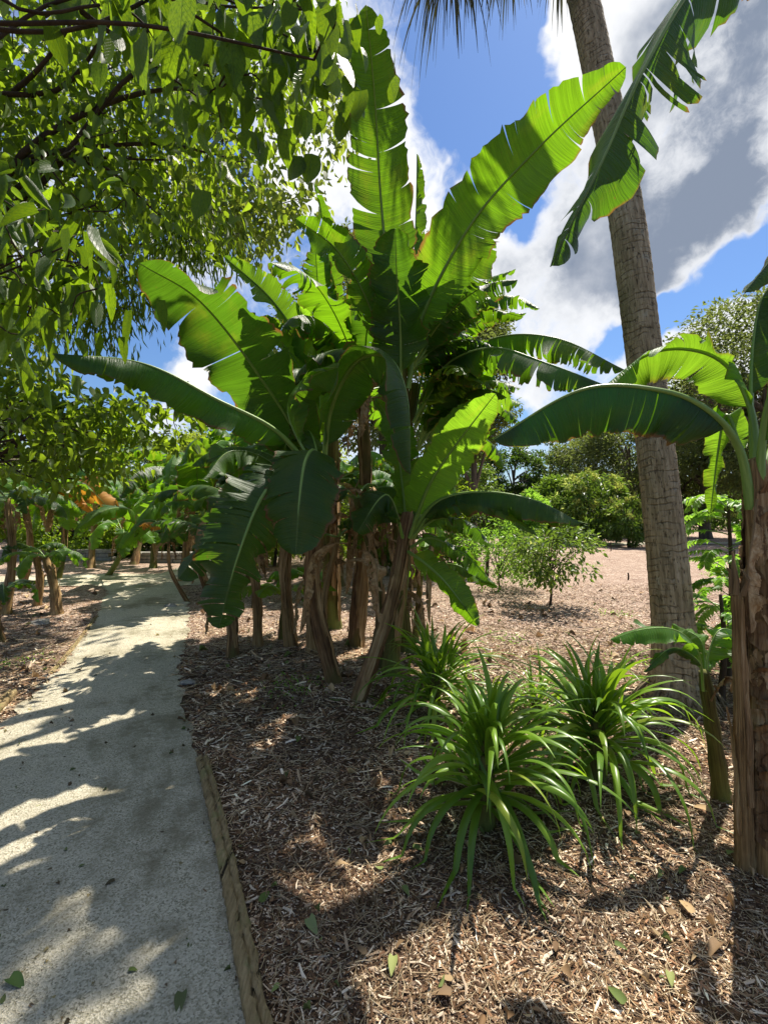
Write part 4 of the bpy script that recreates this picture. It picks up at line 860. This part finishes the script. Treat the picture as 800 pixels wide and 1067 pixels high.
# ------------------------------------------------------------------ trees
F_FLOWER = foliage_mat('flower_head', (0.30, 0.34, 0.06), (0.50, 0.50, 0.12), (0.4, 0.45, 0.08), 0.4, 0.6)
def tree(label, base, height, crown_c, crown_r, ncl, per, leaf, mat, seed=0, tr=.15, clr=.28, name='tree', cat='tree', group=None, asp=.5, down=.2, limbs=14, bark=None, flowers=0, tpl=TPL_LO, shell=.55, lean=(0, 0), cfilter=None, up=0.0, colbias=None):
    r2 = np.random.default_rng(seed); base = np.array(base, float); crown_c = np.array(crown_c, float); cr = np.array(crown_r, float)
    o = thing(name, label, cat, base, group)
    v = norm(r2.normal(0, 1, (ncl * 3, 3))); rad = r2.uniform(shell, 1, (ncl * 3, 1)) ** .7
    c = crown_c + v * rad * cr
    c = c[c[:, 2] > base[2] + .1]
    if cfilter is not None: c = c[cfilter(c)]
    c = c[:ncl]; m = len(c)
    mb = MB(); top = np.array([crown_c[0] + lean[0], crown_c[1] + lean[1], crown_c[2] + cr[2] * .3])
    tp = catmull([base - [0, 0, .15], base * .6 + crown_c * .4 + [r2.normal(0, .04) * cr[0], 0, 0], crown_c - [0, 0, cr[2] * .2], top], 24)
    mb.tube(tp, np.linspace(tr, tr * .3, 24) + tr * .4 * np.exp(-np.linspace(0, 1, 24) * 16), k=10, rough=.08, seed=seed)
    for i in range(min(limbs, m)):
        s = tp[int(r2.uniform(.35, .9) * 23)]; e = c[i]; q = (s + e) / 2 + np.array([0, 0, .12 * np.linalg.norm(e - s)]) + r2.normal(0, .05, 3) * np.linalg.norm(e - s)
        L = catmull([s, q, e], 10); mb.tube(L, np.linspace(tr * .42, tr * .06, 10), k=6, rough=.08, seed=i)
        for b in range(3):
            s2 = L[int(r2.integers(4, 9))]; e2 = e + r2.normal(0, clr * .8, 3) * cr.mean(); mb.tube(catmull([s2, (s2 + e2) / 2 + r2.normal(0, .03, 3) * cr.mean(), e2], 6), np.linspace(tr * .14, tr * .03, 6), k=5)
    mb.build('trunk', bark or BARK, o)
    ci = r2.integers(0, m, m * per); n = len(ci); sz = r2.uniform(.6, 1.3, m)
    off = r2.normal(0, 1, (n, 3)); off = off / (1 + .25 * np.linalg.norm(off, axis=1, keepdims=True)); off[:, 2] *= .62
    pos = c[ci] + off * (clr * cr.mean() * sz[ci])[:, None]
    keep = pos[:, 2] > base[2] + .02; pos = pos[keep]; ci = ci[keep]; off = off[keep]; n = len(pos)
    ax = norm(norm(pos - crown_c) * .5 + norm(off) * .6 + rand_dir(r2, n, down) * .9)
    ax[:, 2] -= down * .6; upv = rand_dir(r2, n, -1.2 - up); ln = leaf * r2.uniform(.6, 1.35, n)
    col = np.stack([np.clip(r2.uniform(0, 1, n) * .6 + .4 * r2.uniform(0, 1, m)[ci], 0, 1), r2.uniform(0, 1, m)[ci] * .7 + .3 * r2.uniform(0, 1, n), r2.uniform(0, 1, n)], -1)
    foliage('crown', pos, ax, upv, ln, ln * asp, mat, o, tpl, seed, col)
    if flowers:
        tops = c[np.argsort(-(c[:, 2] - c[:, 1] * .5))][:flowers]; k = 60
        fp = np.repeat(tops, k, 0) + r2.normal(0, 1, (len(tops) * k, 3)) * clr * cr.mean() * .25 + np.array([0, -.2, .25]) * clr * cr.mean() * 2
        for g_ in range(len(tops)):
            q_ = fp[g_ * k:(g_ + 1) * k]; foliage('flower_head', q_, rand_dir(r2, k, -1), rand_dir(r2, k, -1), leaf * .6, leaf * .35, F_FLOWER, o, TPL_LO, seed + g_)
    return o
def gtree(label, px, basey, topy, wpx, d=None, **k):
    """tree from its place in the photograph; base on the ground"""
    d = d or CAM_H * FP / (basey - 533.5); x = (px - 400) / FP * d; H = CAM_H + (533.5 - topy) / FP * d; cw = wpx / FP * d / 2
    lo = k.pop('lo', .25); cz = H * (1 + lo) / 2; rz = H * (1 - lo) / 2
    return tree(label, (x, d, 0), H, (x, d, cz), (cw, cw * k.pop('dep', .9), rz), **k)
TG = 'trees beyond the mulch field'
# far belt behind everything (reads as one wood)
def belt(seed, d0, x0, x1, hmin, hmax, n, leaf, mat, name='distant_woods', rr=2.2):
    r2 = np.random.default_rng(seed); nc = int((x1 - x0) * 2.2); xs = r2.uniform(x0, x1, nc); hs = hmin + (hmax - hmin) * (0.5 + 0.5 * np.sin(xs * .35 + 1) * np.sin(xs * .13)) 
    ci = r2.integers(0, nc, n); z = r2.uniform(0, 1, n) ** .8
    cx = xs[ci] + r2.normal(0, .9, n); cz = hs[ci] * z; dy = r2.normal(0, 1.5, n) + d0 + r2.uniform(-2, 2, nc)[ci]
    # clumped: quantise into small clusters
    q = np.floor(cx / .9) * 12.9 + np.floor(cz / .9) * 78.2; jit = np.sin(q) * 43758.5; jit -= np.floor(jit); keep = jit > .15
    cx += (jit - .5) * .5; dy += (jit - .5) * 3
    pos = np.stack([cx, dy, cz], -1)[keep]; n = len(pos); j = jit[keep]
    col = np.stack([np.clip(j * .7 + r2.uniform(0, .3, n), 0, 1), r2.uniform(0, .8, n), j], -1)
    ln = leaf * r2.uniform(.6, 1.3, n)
    o = foliage(name, pos, rand_dir(r2, n), rand_dir(r2, n, -1), ln, ln * .6, mat, None, TPL_LO, seed, col); o['kind'] = 'stuff'
belt(1, 46, -70, 75, 3.0, 5.5, 60000, .5, F_OAK)
belt(2, 26, -34, -4, 2.8, 5.6, 45000, .28, F_DARK)
belt(3, 38, 6, 50, 3, 5, 30000, .4, F_DARK)

# right half background trees
gtree('dark spreading oak rising at the right edge', 800, 570, 305, 210, 21, ncl=120, per=300, leaf=.22, mat=F_OAK, seed=11, tr=.35, clr=.16, group=TG, lo=.2, cfilter=None)
gtree('second dark oak lower beside the palm trunk', 735, 565, 395, 130, 26, ncl=90, per=300, leaf=.22, mat=F_OAK, seed=12, tr=.3, clr=.18, group=TG, lo=.12)
gtree('grey green open tree behind the palm trunk', 655, 560, 425, 120, 30, ncl=90, per=170, leaf=.24, mat=F_OAK, seed=13, tr=.25, clr=.2, group=TG, lo=.12)
gtree('pale feathery tree left of the palm trunk', 612, 556, 445, 75, 34, ncl=60, per=150, leaf=.25, mat=F_OAK, seed=14, tr=.22, clr=.2, group=TG, lo=.15)
gtree('small round dark tree on the skyline', 573, 556, 460, 45, 38, ncl=40, per=110, leaf=.26, mat=F_DARK, seed=15, tr=.2, clr=.22, group=TG, lo=.3)
gtree('dark pine like tree left on the skyline', 535, 556, 465, 55, 36, ncl=40, per=160, leaf=.26, mat=F_DARK, seed=16, tr=.2, clr=.2, group=TG, lo=.2)
gtree('conical dark tree beside the banana leaves', 505, 556, 455, 40, 36, ncl=40, per=150, leaf=.26, mat=F_DARK, seed=17, tr=.2, clr=.2, group=TG, lo=.15)
gtree('light green tree behind the young shrubs', 480, 560, 470, 70, 28, ncl=50, per=160, leaf=.22, mat=F_MANGO, seed=18, tr=.2, clr=.22, group=TG, lo=.1)
# shrubs
SG = 'shrubs across the mulch field'
gtree('large mango bush with yellow flower heads left of the palm', 612, 566, 490, 75, 22, ncl=60, per=140, leaf=.26, mat=F_MANGO, seed=21, tr=.1, clr=.2, flowers=16, name='mango_bush', cat='bush', group=SG, lo=.03, asp=.32, down=.5, bark=TWIG)
gtree('dense dark green bush left of the flowering mango', 578, 566, 497, 50, 23, ncl=40, per=150, leaf=.24, mat=F_MANGO, seed=22, tr=.1, clr=.22, name='bush', cat='bush', group=SG, lo=.03, asp=.4, bark=TWIG)
gtree('small pale topped bush just left of the palm trunk', 655, 570, 518, 38, 19.5, ncl=26, per=90, flowers=8, leaf=.2, mat=F_MANGO, seed=23, tr=.08, clr=.25, name='bush', cat='bush', group=SG, lo=.03, asp=.35, down=.4, bark=TWIG)
gtree('low bright bush far left behind the young banana leaves', 540, 567, 510, 60, 21, ncl=36, per=120, leaf=.2, mat=F_BRIGHT, seed=24, tr=.08, clr=.24, name='bush', cat='bush', group=SG, lo=.03, bark=TWIG)
gtree('open young bush with sparse leaves in the middle of the mulch', 572, 632, 540, 104, None, ncl=70, per=30, leaf=.085, mat=F_MANGO, seed=25, tr=.022, clr=.2, name='open_bush', cat='bush', group=SG, lo=.22, asp=.55, limbs=30, bark=TWIG, shell=.3)
gtree('airy fine leaved bush left of the open young bush', 522, 615, 545, 100, None, ncl=60, per=50, leaf=.07, mat=F_BRIGHT, seed=26, tr=.02, clr=.2, name='open_bush', cat='bush', group=SG, lo=.1, asp=.4, limbs=26, bark=TWIG, shell=.2)
gtree('thin stemmed sapling behind the fine leaved bush', 507, 600, 520, 30, None, ncl=20, per=30, leaf=.12, mat=F_DARK, seed=27, tr=.05, clr=.3, name='sapling', cat='tree', group=SG, lo=.5, bark=TWIG)
gtree('low leafy bush behind the banana clump stems', 470, 600, 555, 60, None, ncl=30, per=60, leaf=.1, mat=F_BRIGHT, seed=28, tr=.03, clr=.25, name='bush', cat='bush', group=SG, lo=.05, bark=TWIG)
gtree('tall tree right behind the banana clump', 395, 580, 262, 240, 13.5, ncl=110, per=260, leaf=.13, mat=F_OAK, seed=29, tr=.2, clr=.16, group=TG, lo=.35)
gtree('slim dark tree showing right of the clump crown', 492, 575, 318, 80, 14.5, ncl=60, per=260, leaf=.13, mat=F_OAK, seed=30, tr=.14, clr=.2, group=TG, lo=.4)
# pinnate shrub right
def pinnate(label, base, n, H, spread, seed, mat=F_BRIGHT, leaflet=.07):
    r2 = np.random.default_rng(seed); o = thing('feathery_shrub', label, 'shrub', base, 'feathery shrubs near the right trunk'); base = np.array(base, float)
    mb = MB(); mb.tube(catmull([base - [0, 0, .05], base + [.03, 0, H * .5], base + [0, 0, H * .9]], 10), np.linspace(.03, .012, 10), k=7); mb.build('stem', TWIG, o)
    pos = []; ax = []; up = []; mr = MB()
    for i in range(n):
        z = H * r2.uniform(.25, .95); az = r2.uniform(0, 6.28); L = spread * r2.uniform(.6, 1.1)
        S = np.array(arch(base + [0, 0, z], az, r2.uniform(.1, .9), L, r2.uniform(1.2, 2.2), 12)); mr.tube(S, np.linspace(.006, .002, len(S)), k=4)
        S = catmull(S, 22); T = norm(np.gradient(S, axis=0))
        for j in range(6, 22):
            sd = norm(np.cross(T[j], [0, 0, 1]));
            for s in (-1, 1): pos.append(S[j]); ax.append(sd * s + T[j] * .5 + [0, 0, -.25]); up.append(np.cross(sd, T[j]) + r2.normal(0, .15, 3))
    mr.build('leaf_stalks', PET, o); n = len(pos)
    foliage('foliage', np.array(pos), np.array(ax), np.array(up), leaflet * r2.uniform(.8, 1.2, n), leaflet * .42, mat, o, TPL_MID, seed)
pinnate('bright feathery shrub left of the thick banana trunk', P(758, 0, 4.2) * [1, 1, 0], 46, 1.75, .55, 31, leaflet=.085)
pinnate('low feathery shrub behind the dead banana stalk', P(750, 0, 3.6) * [1, 1, 0], 16, .95, .42, 32, leaflet=.07)

# ------------------------------------------------------------------ left background bananas
BG = 'banana plants along the left of the path'
def bp(label, gx, gy, top, r, n, L, W, seed, mats=(LEAF, LEAF_D), dead=2, mat=STEM, **k):
    o = plant(label, G(gx, gy), P(*top), r * .72, r * .45, mat, seed, 4, BG, (random.uniform(-.15, .15), 0, 0)); k.setdefault('droop', (1.4, 3.6)); k.setdefault('elev', (.2, 1.2)); random_crown(o, P(*top), n, L, W, seed, mats, dead=dead, **k); return o
b1 = bp('small pale banana with open leaf rosette at the left path edge', 60, 640, (48, 582, 6.9), .10, 7, .75, .13, 201, (LEAF, LEAF_Y), 2, STEM_T, elev=(.3, .9), tears=5)
b2 = bp('short twin banana stem left of the pale rosette banana', 38, 632, (36, 575, 7.2), .09, 3, .7, .13, 202, (LEAF_D,), 2, STEM_T, elev=(.3, .9))
b3 = bp('slim banana at the extreme left behind the rosette', 6, 640, (8, 520, 7.0), .09, 9, 1.1, .18, 203, (LEAF_D, LEAF), 4, STEM_T)
b4 = bp('banana with forked top at the left in front of the hedge', 24, 612, (26, 520, 9.0), .09, 10, 1.3, .22, 204, (LEAF_Y, LEAF), 4, STEM_T)
b5 = bp('banana with a large orange dying leaf left of the path', 60, 604, (68, 525, 10.0), .10, 10, 1.3, .24, 205, (LEAF_Y, LEAF), 4, STEM_G)
L_(b5, [(68, 520, 10.), (75, 506, 9.8), (92, 508, 9.6), (123, 540, 9.2)], 14, mat=LEAF_OR, roll=20, fold=.3, tears=9, seed=206, t0=.05, label='orange dying leaf')
L_(b5, [(68, 520, 10.), (72, 510, 9.7), (82, 515, 9.6), (98, 535, 9.3)], 9, mat=LEAF_OR, roll=40, fold=.5, tears=12, seed=207, t0=.05, label='frayed yellow brown leaf')
b6 = bp('banana on the island bed with a broad pale leaf over the path', 112, 600, (128, 555, 10.6), .09, 9, 1.2, .22, 208, (LEAF_Y, LEAF), 3, STEM_G)
L_(b6, [(128, 565, 10.5), (140, 535, 9.8), (115, 530, 8.8), (82, 550, 8.3)], 13, roll=40, fold=.3, tears=3, seed=209, t0=.15)
L_(b6, [(128, 565, 10.5), (165, 520, 9.5), (160, 528, 8.6), (125, 572, 8.2)], 15, mat=LEAF_Y, roll=20, fold=.25, tears=2, seed=210, t0=.25)
b7 = bp('thin young banana stem right of the far path', 197, 627, (176, 560, 7.7), .05, 5, .8, .14, 211, (LEAF, LEAF_OR), 3)
b8 = bp('banana behind the path bend with yellowing skirts', 190, 606, (205, 505, 9.5), .12, 11, 2.0, .32, 212, (LEAF, LEAF_D, LEAF_Y), 4, STEM_T)
L_(b8, [(205, 520, 9.5), (206, 505, 8.5), (205, 485, 7.6), (205, 458, 7.0)], 23, mat=LEAF, roll=5, fold=.2, tears=0, seed=213, t0=.2, label='paddle shaped upright leaf')
b9 = bp('tall slim banana seen left of the clump with orange bracts', 243, 612, (250, 478, 8.6), .09, 11, 1.7, .28, 214, (LEAF_Y, LEAF), 3, STEM_T)
b10 = bp('far banana in the middle of the left grove', 160, 592, (158, 525, 12.5), .12, 12, 2.0, .36, 215, (LEAF, LEAF_Y), 4, STEM_G)
b11 = bp('banana behind the clump left with broad bright leaves', 290, 606, (288, 520, 9.5), .10, 11, 1.7, .3, 216, (LEAF_Y, LEAF), 3)
b12 = bp('low banana sucker glowing green between the clump stems', 330, 625, (320, 600, 7.7), .06, 6, .8, .17, 217, (LEAF_Y,), 0, STEM_G, elev=(.2, .8), tears=1)
b13 = bp('far banana right behind the clump', 400, 600, (400, 505, 10.5), .10, 10, 1.7, .3, 218, (LEAF, LEAF_D), 3)
b14 = bp('small banana with green leaves at the lower left edge', 4, 668, (2, 618, 5.2), .06, 6, .62, .10, 219, (LEAF, LEAF_D), 1, elev=(.3, .9), tears=4)
b15 = bp('banana far left behind the others', 95, 592, (100, 515, 13.), .12, 12, 2.0, .34, 220, (LEAF_Y, LEAF), 4, STEM_T)

b16 = bp('banana behind the clump right of the rust brown stem', 430, 612, (425, 520, 8.6), .12, 11, 1.5, .27, 221, (LEAF_Y, LEAF, LEAF_D), 4)
b17 = bp('banana between the left drooping leaf and the path bend', 218, 618, (214, 540, 7.6), .10, 9, 1.1, .2, 222, (LEAF, LEAF_Y), 4)
b18 = bp('banana behind the middle stems with glowing broad leaves', 355, 610, (352, 500, 9.0), .12, 11, 1.6, .3, 223, (LEAF_Y, LEAF), 4)
b19 = bp('banana with hanging leaves behind the thin dark clump stems', 262, 606, (258, 520, 9.6), .12, 10, 1.5, .28, 224, (LEAF, LEAF_D), 4)
b20 = bp('far small banana at the left of the dark hedge', 140, 588, (142, 530, 14.), .14, 9, 1.6, .3, 225, (LEAF_Y, LEAF), 3)
gtree('dense green bush filling the gap behind the clump stems', 420, 600, 470, 130, 11.5, ncl=60, per=170, leaf=.12, mat=F_MID, seed=48, tr=.05, clr=.22, name='bush', cat='bush', group='bushes behind the clump', lo=.02, bark=TWIG)
gtree('yellow green bush behind the left part of the clump', 285, 600, 488, 150, 12, ncl=60, per=150, leaf=.12, mat=F_YEL, seed=49, tr=.05, clr=.22, name='bush', cat='bush', group='bushes behind the clump', lo=.02, bark=TWIG)
# left background trees
LG = 'trees left of the path'
gtree('leafy green tree under the blue gap at the left', 120, 572, 440, 130, 18, ncl=80, per=220, leaf=.17, mat=F_MID, seed=41, tr=.2, clr=.18, group=LG, lo=.15)
gtree('dark dense tree at the far left behind the bananas', 20, 572, 415, 150, 17, ncl=70, per=200, leaf=.17, mat=F_MID, seed=42, tr=.25, clr=.18, group=LG, lo=.1)
gtree('mid green tree behind the left side of the clump', 215, 572, 452, 130, 19, ncl=80, per=200, leaf=.17, mat=F_YEL, seed=43, tr=.2, clr=.18, group=LG, lo=.1)
gtree('yellow green tree behind the middle of the clump', 300, 572, 440, 130, 20, ncl=80, per=180, leaf=.18, mat=F_YEL, seed=44, tr=.2, clr=.18, group=LG, lo=.1)
gtree('dark shrub mass at the foot of the left trees', 90, 580, 530, 130, 15.5, ncl=60, per=160, leaf=.15, mat=F_MID, seed=45, tr=.1, clr=.22, name='shrub', cat='shrub', group=LG, lo=.02, bark=TWIG)
gtree('dark understorey shrub behind the far path bend', 190, 580, 525, 100, 16.5, ncl=50, per=160, leaf=.15, mat=F_DARK, seed=46, tr=.1, clr=.22, name='shrub', cat='shrub', group=LG, lo=.02, bark=TWIG)
gtree('green understorey shrub behind the clump', 330, 582, 535, 170, 15, ncl=70, per=120, leaf=.14, mat=F_MID, seed=47, tr=.08, clr=.2, name='shrub', cat='shrub', group=LG, lo=.02, bark=TWIG)

# ------------------------------------------------------------------ overhanging canopy, upper left
def region_tree(label, base, mid, regs, leaf, mat, seed, tr=.2, asp=.5, tpl=TPL_MID, down=.6, clr=.3, name='shade_tree', group='shade trees over the path', bark=None, per=60, limbs=22, flat=1.0):
    """regs: (px,py,rx,ry,d0,d1,nclusters) volumes of foliage"""
    r2 = np.random.default_rng(seed); o = thing(name, label, 'tree', base, group); base = np.array(base, float); mid = np.array(mid, float); C = []
    for px, py, rx, ry, d0, d1, n in regs:
        a = r2.uniform(0, 6.28, n); q = np.sqrt(r2.uniform(0, 1, n)); d = r2.uniform(d0, d1, n)
        for i in range(n): C.append(P(px + rx * q[i] * math.cos(a[i]), py + ry * q[i] * math.sin(a[i]), d[i]))
    C = np.array(C); m = len(C); mb = MB()
    tp = catmull([base - [0, 0, .1], base * .5 + mid * .5 + [-.15, .1, 0], mid], 20); mb.tube(tp, np.linspace(tr, tr * .55, 20), k=12, rough=.08, seed=seed)
    # limbs: main limbs to spread targets, then twigs
    order = r2.permutation(m)[:limbs]; ends = []
    for i in order:
        e = C[i]; s = tp[int(r2.uniform(.7, 1) * 19)]; dl = np.linalg.norm(e - s); L_b = catmull([s] + [s + (e - s) * q + r2.normal(0, .045, 3) * dl + [0, 0, .35 * q * (1 - q) * dl] for q in (.25, .5, .75)] + [e], 20); mb.tube(L_b, np.linspace(tr * .24, tr * .03 + .003, 20), k=6, rough=.1, seed=i); ends.append(L_b)
    E = np.vstack(ends)
    d0 = [np.linalg.norm(E - C[i], axis=1).min() for i in range(m)]
    for i in np.argsort(d0):
        j = np.argmin(np.linalg.norm(E - C[i], axis=1)); s = E[j]; e = C[i]; ds = np.linalg.norm(e - s)
        if ds > .05:
            tw_ = catmull([s, s * .6 + e * .4 + r2.normal(0, .09, 3) * ds, s * .25 + e * .75 + r2.normal(0, .07, 3) * ds + [0, 0, .05 * ds], e], 8)
            mb.tube(tw_, np.linspace(.005 + .004 * tr * 10 * min(ds, 1), .0025, 8), k=5); E = np.vstack([E, tw_[2:]])
    mb.build('trunk', bark or TWIG, o)
    ci = np.repeat(np.arange(m), per); n = len(ci); off = r2.normal(0, 1, (n, 3)) * clr; off[:, 2] *= flat
    pos = C[ci] + off; ax = norm(norm(off) * .5 + rand_dir(r2, n, down * 2)); ax[:, 2] -= down * .5
    ln = leaf * r2.uniform(.55, 1.25, n); cm = r2.uniform(0, 1, m)[ci]
    col = np.stack([np.clip(.45 * cm + .55 * r2.uniform(0, 1, n), 0, 1) ** 1.7, r2.uniform(0, 1, n), r2.uniform(0, 1, n)], -1)
    foliage('crown', pos, ax, rand_dir(r2, n, -1.0), ln, ln * asp, mat, o, tpl, seed, col)
    return o
region_tree('big shade tree whose small leaved boughs fill the upper left', (-6.2, 4.2, 0), (-5.4, 4.2, 4.2),
    [(60, 60, 160, 110, 4.2, 6.0, 74), (50, 180, 130, 80, 4.2, 6.0, 46), (200, 110, 110, 90, 4.5, 6.2, 46), (165, 185, 90, 40, 4.6, 6.2, 15), (-60, 200, 120, 200, 4, 6, 30), (-50, -60, 200, 90, 4, 6, 18), (235, 20, 90, 60, 5, 6.5, 14), (10, 290, 50, 70, 4.5, 6, 10)],
    .15, F_MID, 51, tr=.22, per=27, clr=.27, limbs=16)
region_tree('yellow green tree behind the shade boughs', (-9.8, 9.0, 0), (-8.4, 9.2, 5.8),
    [(255, 215, 62, 42, 8.3, 9.8, 60), (190, 180, 80, 40, 8.5, 10, 20), (120, 120, 120, 100, 8.5, 10, 60), (330, 110, 50, 60, 8.5, 10, 26), (10, 330, 60, 100, 8.5, 10, 16)],
    .20, F_YEL, 52, tr=.18, per=26, clr=.32, asp=.5, tpl=TPL_MID, limbs=20)
region_tree('bamboo with fine hanging leaves above the blue gap', (-6.5, 6.5, 0), (-5.0, 6.4, 5.0),
    [(150, 250, 70, 28, 6, 7.2, 34), (115, 300, 55, 30, 6, 7, 22), (215, 235, 40, 30, 6, 7, 14), (70, 330, 60, 30, 6, 7, 24)],
    .20, F_MID, 53, tr=.05, per=34, clr=.20, asp=.10, tpl=TPL_LO, down=1.2, name='bamboo', limbs=16)
region_tree('low dark branch tree with oval leaves at the left', (-6.0, 5.5, 0), (-5.0, 5.5, 2.6),
    [(40, 440, 80, 44, 4.2, 5.6, 24), (110, 425, 70, 14, 4.6, 5.4, 10), (160, 422, 50, 8, 4.8, 5.4, 6), (60, 490, 90, 20, 4.6, 6, 16), (-30, 400, 60, 60, 4.2, 5.6, 14), (20, 395, 40, 30, 4.5, 5.5, 8), (130, 458, 60, 12, 4.8, 5.6, 8)],
    .125, F_MID, 54, tr=.10, per=26, clr=.17, down=.5, flat=.45, limbs=26)
# near branch with big heart shaped leaves
near = region_tree('near overhanging branch of large heart shaped leaves at the top', (-2.6, .9, 0), (-1.9, 1.2, 3.6),
    [(100, 0, 90, 20, 1.6, 2.1, 6), (190, 30, 60, 40, 1.7, 2.3, 8), (280, 50, 60, 50, 1.8, 2.5, 10), (330, 60, 28, 45, 2.0, 2.6, 6), (250, 100, 60, 30, 1.9, 2.4, 6), (290, -10, 90, 26, 1.6, 2.3, 7), (150, -70, 200, 40, 1.4, 2.3, 6)],
    .125, F_NEAR, 55, tr=.05, per=8, clr=.10, asp=.68, tpl=TPL_HI, down=1.4, limbs=12)
hero = [(183, 98, 1.75, .115, 0), (190, -2, 1.5, .17, 1), (305, 162, 2.2, .16, 2), (325, 160, 2.2, .15, 2), (145, 40, 1.6, .19, 0), (262, 12, 1.8, .17, 1), (355, 118, 2.2, .15, 2), (375, 95, 2.3, .16, 2), (340, 48, 2.2, .12, 2), (362, 100, 2.2, .16, 1)]
pos = np.array([P(h[0], h[1], h[2]) for h in hero]); ax = np.array([[.05, -.05, -1.0]] * len(hero)) + rng.normal(0, .12, (len(hero), 3))
foliage('crown', pos, ax, np.array([[0.2, .9, .35]] * len(hero)) + rng.normal(0, .2, (len(hero), 3)), np.array([h[3] for h in hero]), np.array([h[3] * .68 for h in hero]), F_NEAR, near, TPL_HI, 3)
region_tree('near elongated leaf branch at the left edge', (-3.4, 2.0, 0), (-2.8, 2.3, 2.9),
    [(20, 240, 60, 50, 2.2, 2.9, 14), (60, 290, 50, 40, 2.3, 3.0, 12), (85, 300, 22, 25, 2.4, 3, 4), (10, 330, 50, 40, 2.2, 3, 10), (-40, 260, 50, 120, 2.1, 3, 8)],
    .18, F_NEAR, 56, tr=.04, per=5, clr=.12, asp=.34, tpl=TPL_HI, down=1.0, limbs=10)

# ------------------------------------------------------------------ small built things
def stones(label, x0, x1, y, h, seed, rows=3, dep=.3, group='low stone walls', mat=STONE):
    r2 = np.random.default_rng(seed); o = thing('stone_wall', label, 'wall', ((x0 + x1) / 2, y, 0), group); mb = MB()
    bx = []
    for r0 in range(rows):
        x = x0 + (0.12 if r0 % 2 else 0)
        while x < x1 - .1:
            w = r2.uniform(.25, .5); w = min(w, x1 - x); z0 = h * r0 / rows; z1 = h * (r0 + 1) / rows - .012; j = r2.normal(0, .012, 4)
            a = np.array([[x + .006, y + j[0]], [x + w - .006, y + j[1]], [x + w - .006, y + dep], [x + .006, y + dep]])
            e = .015
            V = [(p[0], p[1], z0) for p in a] + [(p[0], p[1], z1 - e) for p in a] + [(p[0] + (e if k in (0, 3) else -e), p[1] + (e if k < 2 else -e), z1) for k, p in enumerate(a)]
            F = [(3, 2, 1, 0)] + [(i, (i + 1) % 4, (i + 1) % 4 + 4, i + 4) for i in range(4)] + [(i + 4, (i + 1) % 4 + 4, (i + 1) % 4 + 8, i + 8) for i in range(4)] + [(8, 9, 10, 11)]
            mb.add(np.array(V), F); x += w
    mb.build('stones', mat, o, smooth=False)
stones('low dark stacked stone wall behind the far bend of the path', -7.4, -5.2, 13.6, .32, 1)
stones('pale low stone edging at the far left beyond the path', -12.5, -8.4, 14.2, .35, 2)
stones('low brown retaining wall seen between palm and right trunk', 10.2, 15.2, 26, .5, 3, dep=.5, mat=stone_mat('brown_block', (.14, .10, .07), (.26, .2, .15)))
def bench(label, x, y):
    o = thing('park_bench', label, 'bench', (x, y, 0)); 
    def slab(name, x0, x1, y0, y1, z0, z1):
        V = [(a, b, c) for c in (z0, z1) for a, b in ((x0, y0), (x1, y0), (x1, y1), (x0, y1))]
        F = [(3, 2, 1, 0), (4, 5, 6, 7)] + [(i, (i + 1) % 4, (i + 1) % 4 + 4, i + 4) for i in range(4)]
        ob = mesh_obj(name, np.array(V, float), F, BOARD, o, smooth=False); return ob
    slab('seat', x - .9, x + .9, y - .25, y + .2, .42, .47); slab('backrest', x - .9, x + .9, y + .2, y + .25, .55, .85)
    for s in (-.75, .7): slab('leg', x + s, x + s + .07, y - .2, y + .18, 0, .417)
bench('dark wooden bench far off between palm trunk and right trunk', 11.6, 24.4)
def stake(label, g, h):
    mb = MB(); mb.tube([g - [0, 0, .05], g + [0.01, 0, h * .5], g + [.0, 0, h]], [.018, .018, .016], k=6); o = mb.build('garden_stake', TWIG, origin=tuple(g)); tag(o, label, 'stake', 'plant stakes in the mulch')
stake('short dark stake in the open mulch left of the palm trunk', G(654, 604), .15)
stake('thin grey stake farther back near the bushes', G(636, 574), .35)
def rock(label, g, r, seed):
    r2 = np.random.default_rng(seed); import bmesh
    bm = bmesh.new(); bmesh.ops.create_icosphere(bm, subdivisions=2, radius=1)
    V = np.array([v.co[:] for v in bm.verts]); F = np.array([[v.index for v in f.verts] for f in bm.faces]); bm.free()
    V = V * (1 + .12 * r2.normal(0, 1, (len(V), 1))) * np.array([r, r * .8, r * .5]); o = mesh_obj('rock', V + g, F, STONE, origin=tuple(g), smooth=False); tag(o, label, 'rock', 'small rocks at the bed edge')
rock('small grey rock on the mulch edge left of the clump', G(196, 712), .07, 1)
rock('small rock beside the thin banana at the far path', G(178, 632), .10, 2)
rock('grey rock at the left bed edge under the rosette banana', G(42, 650), .13, 3)
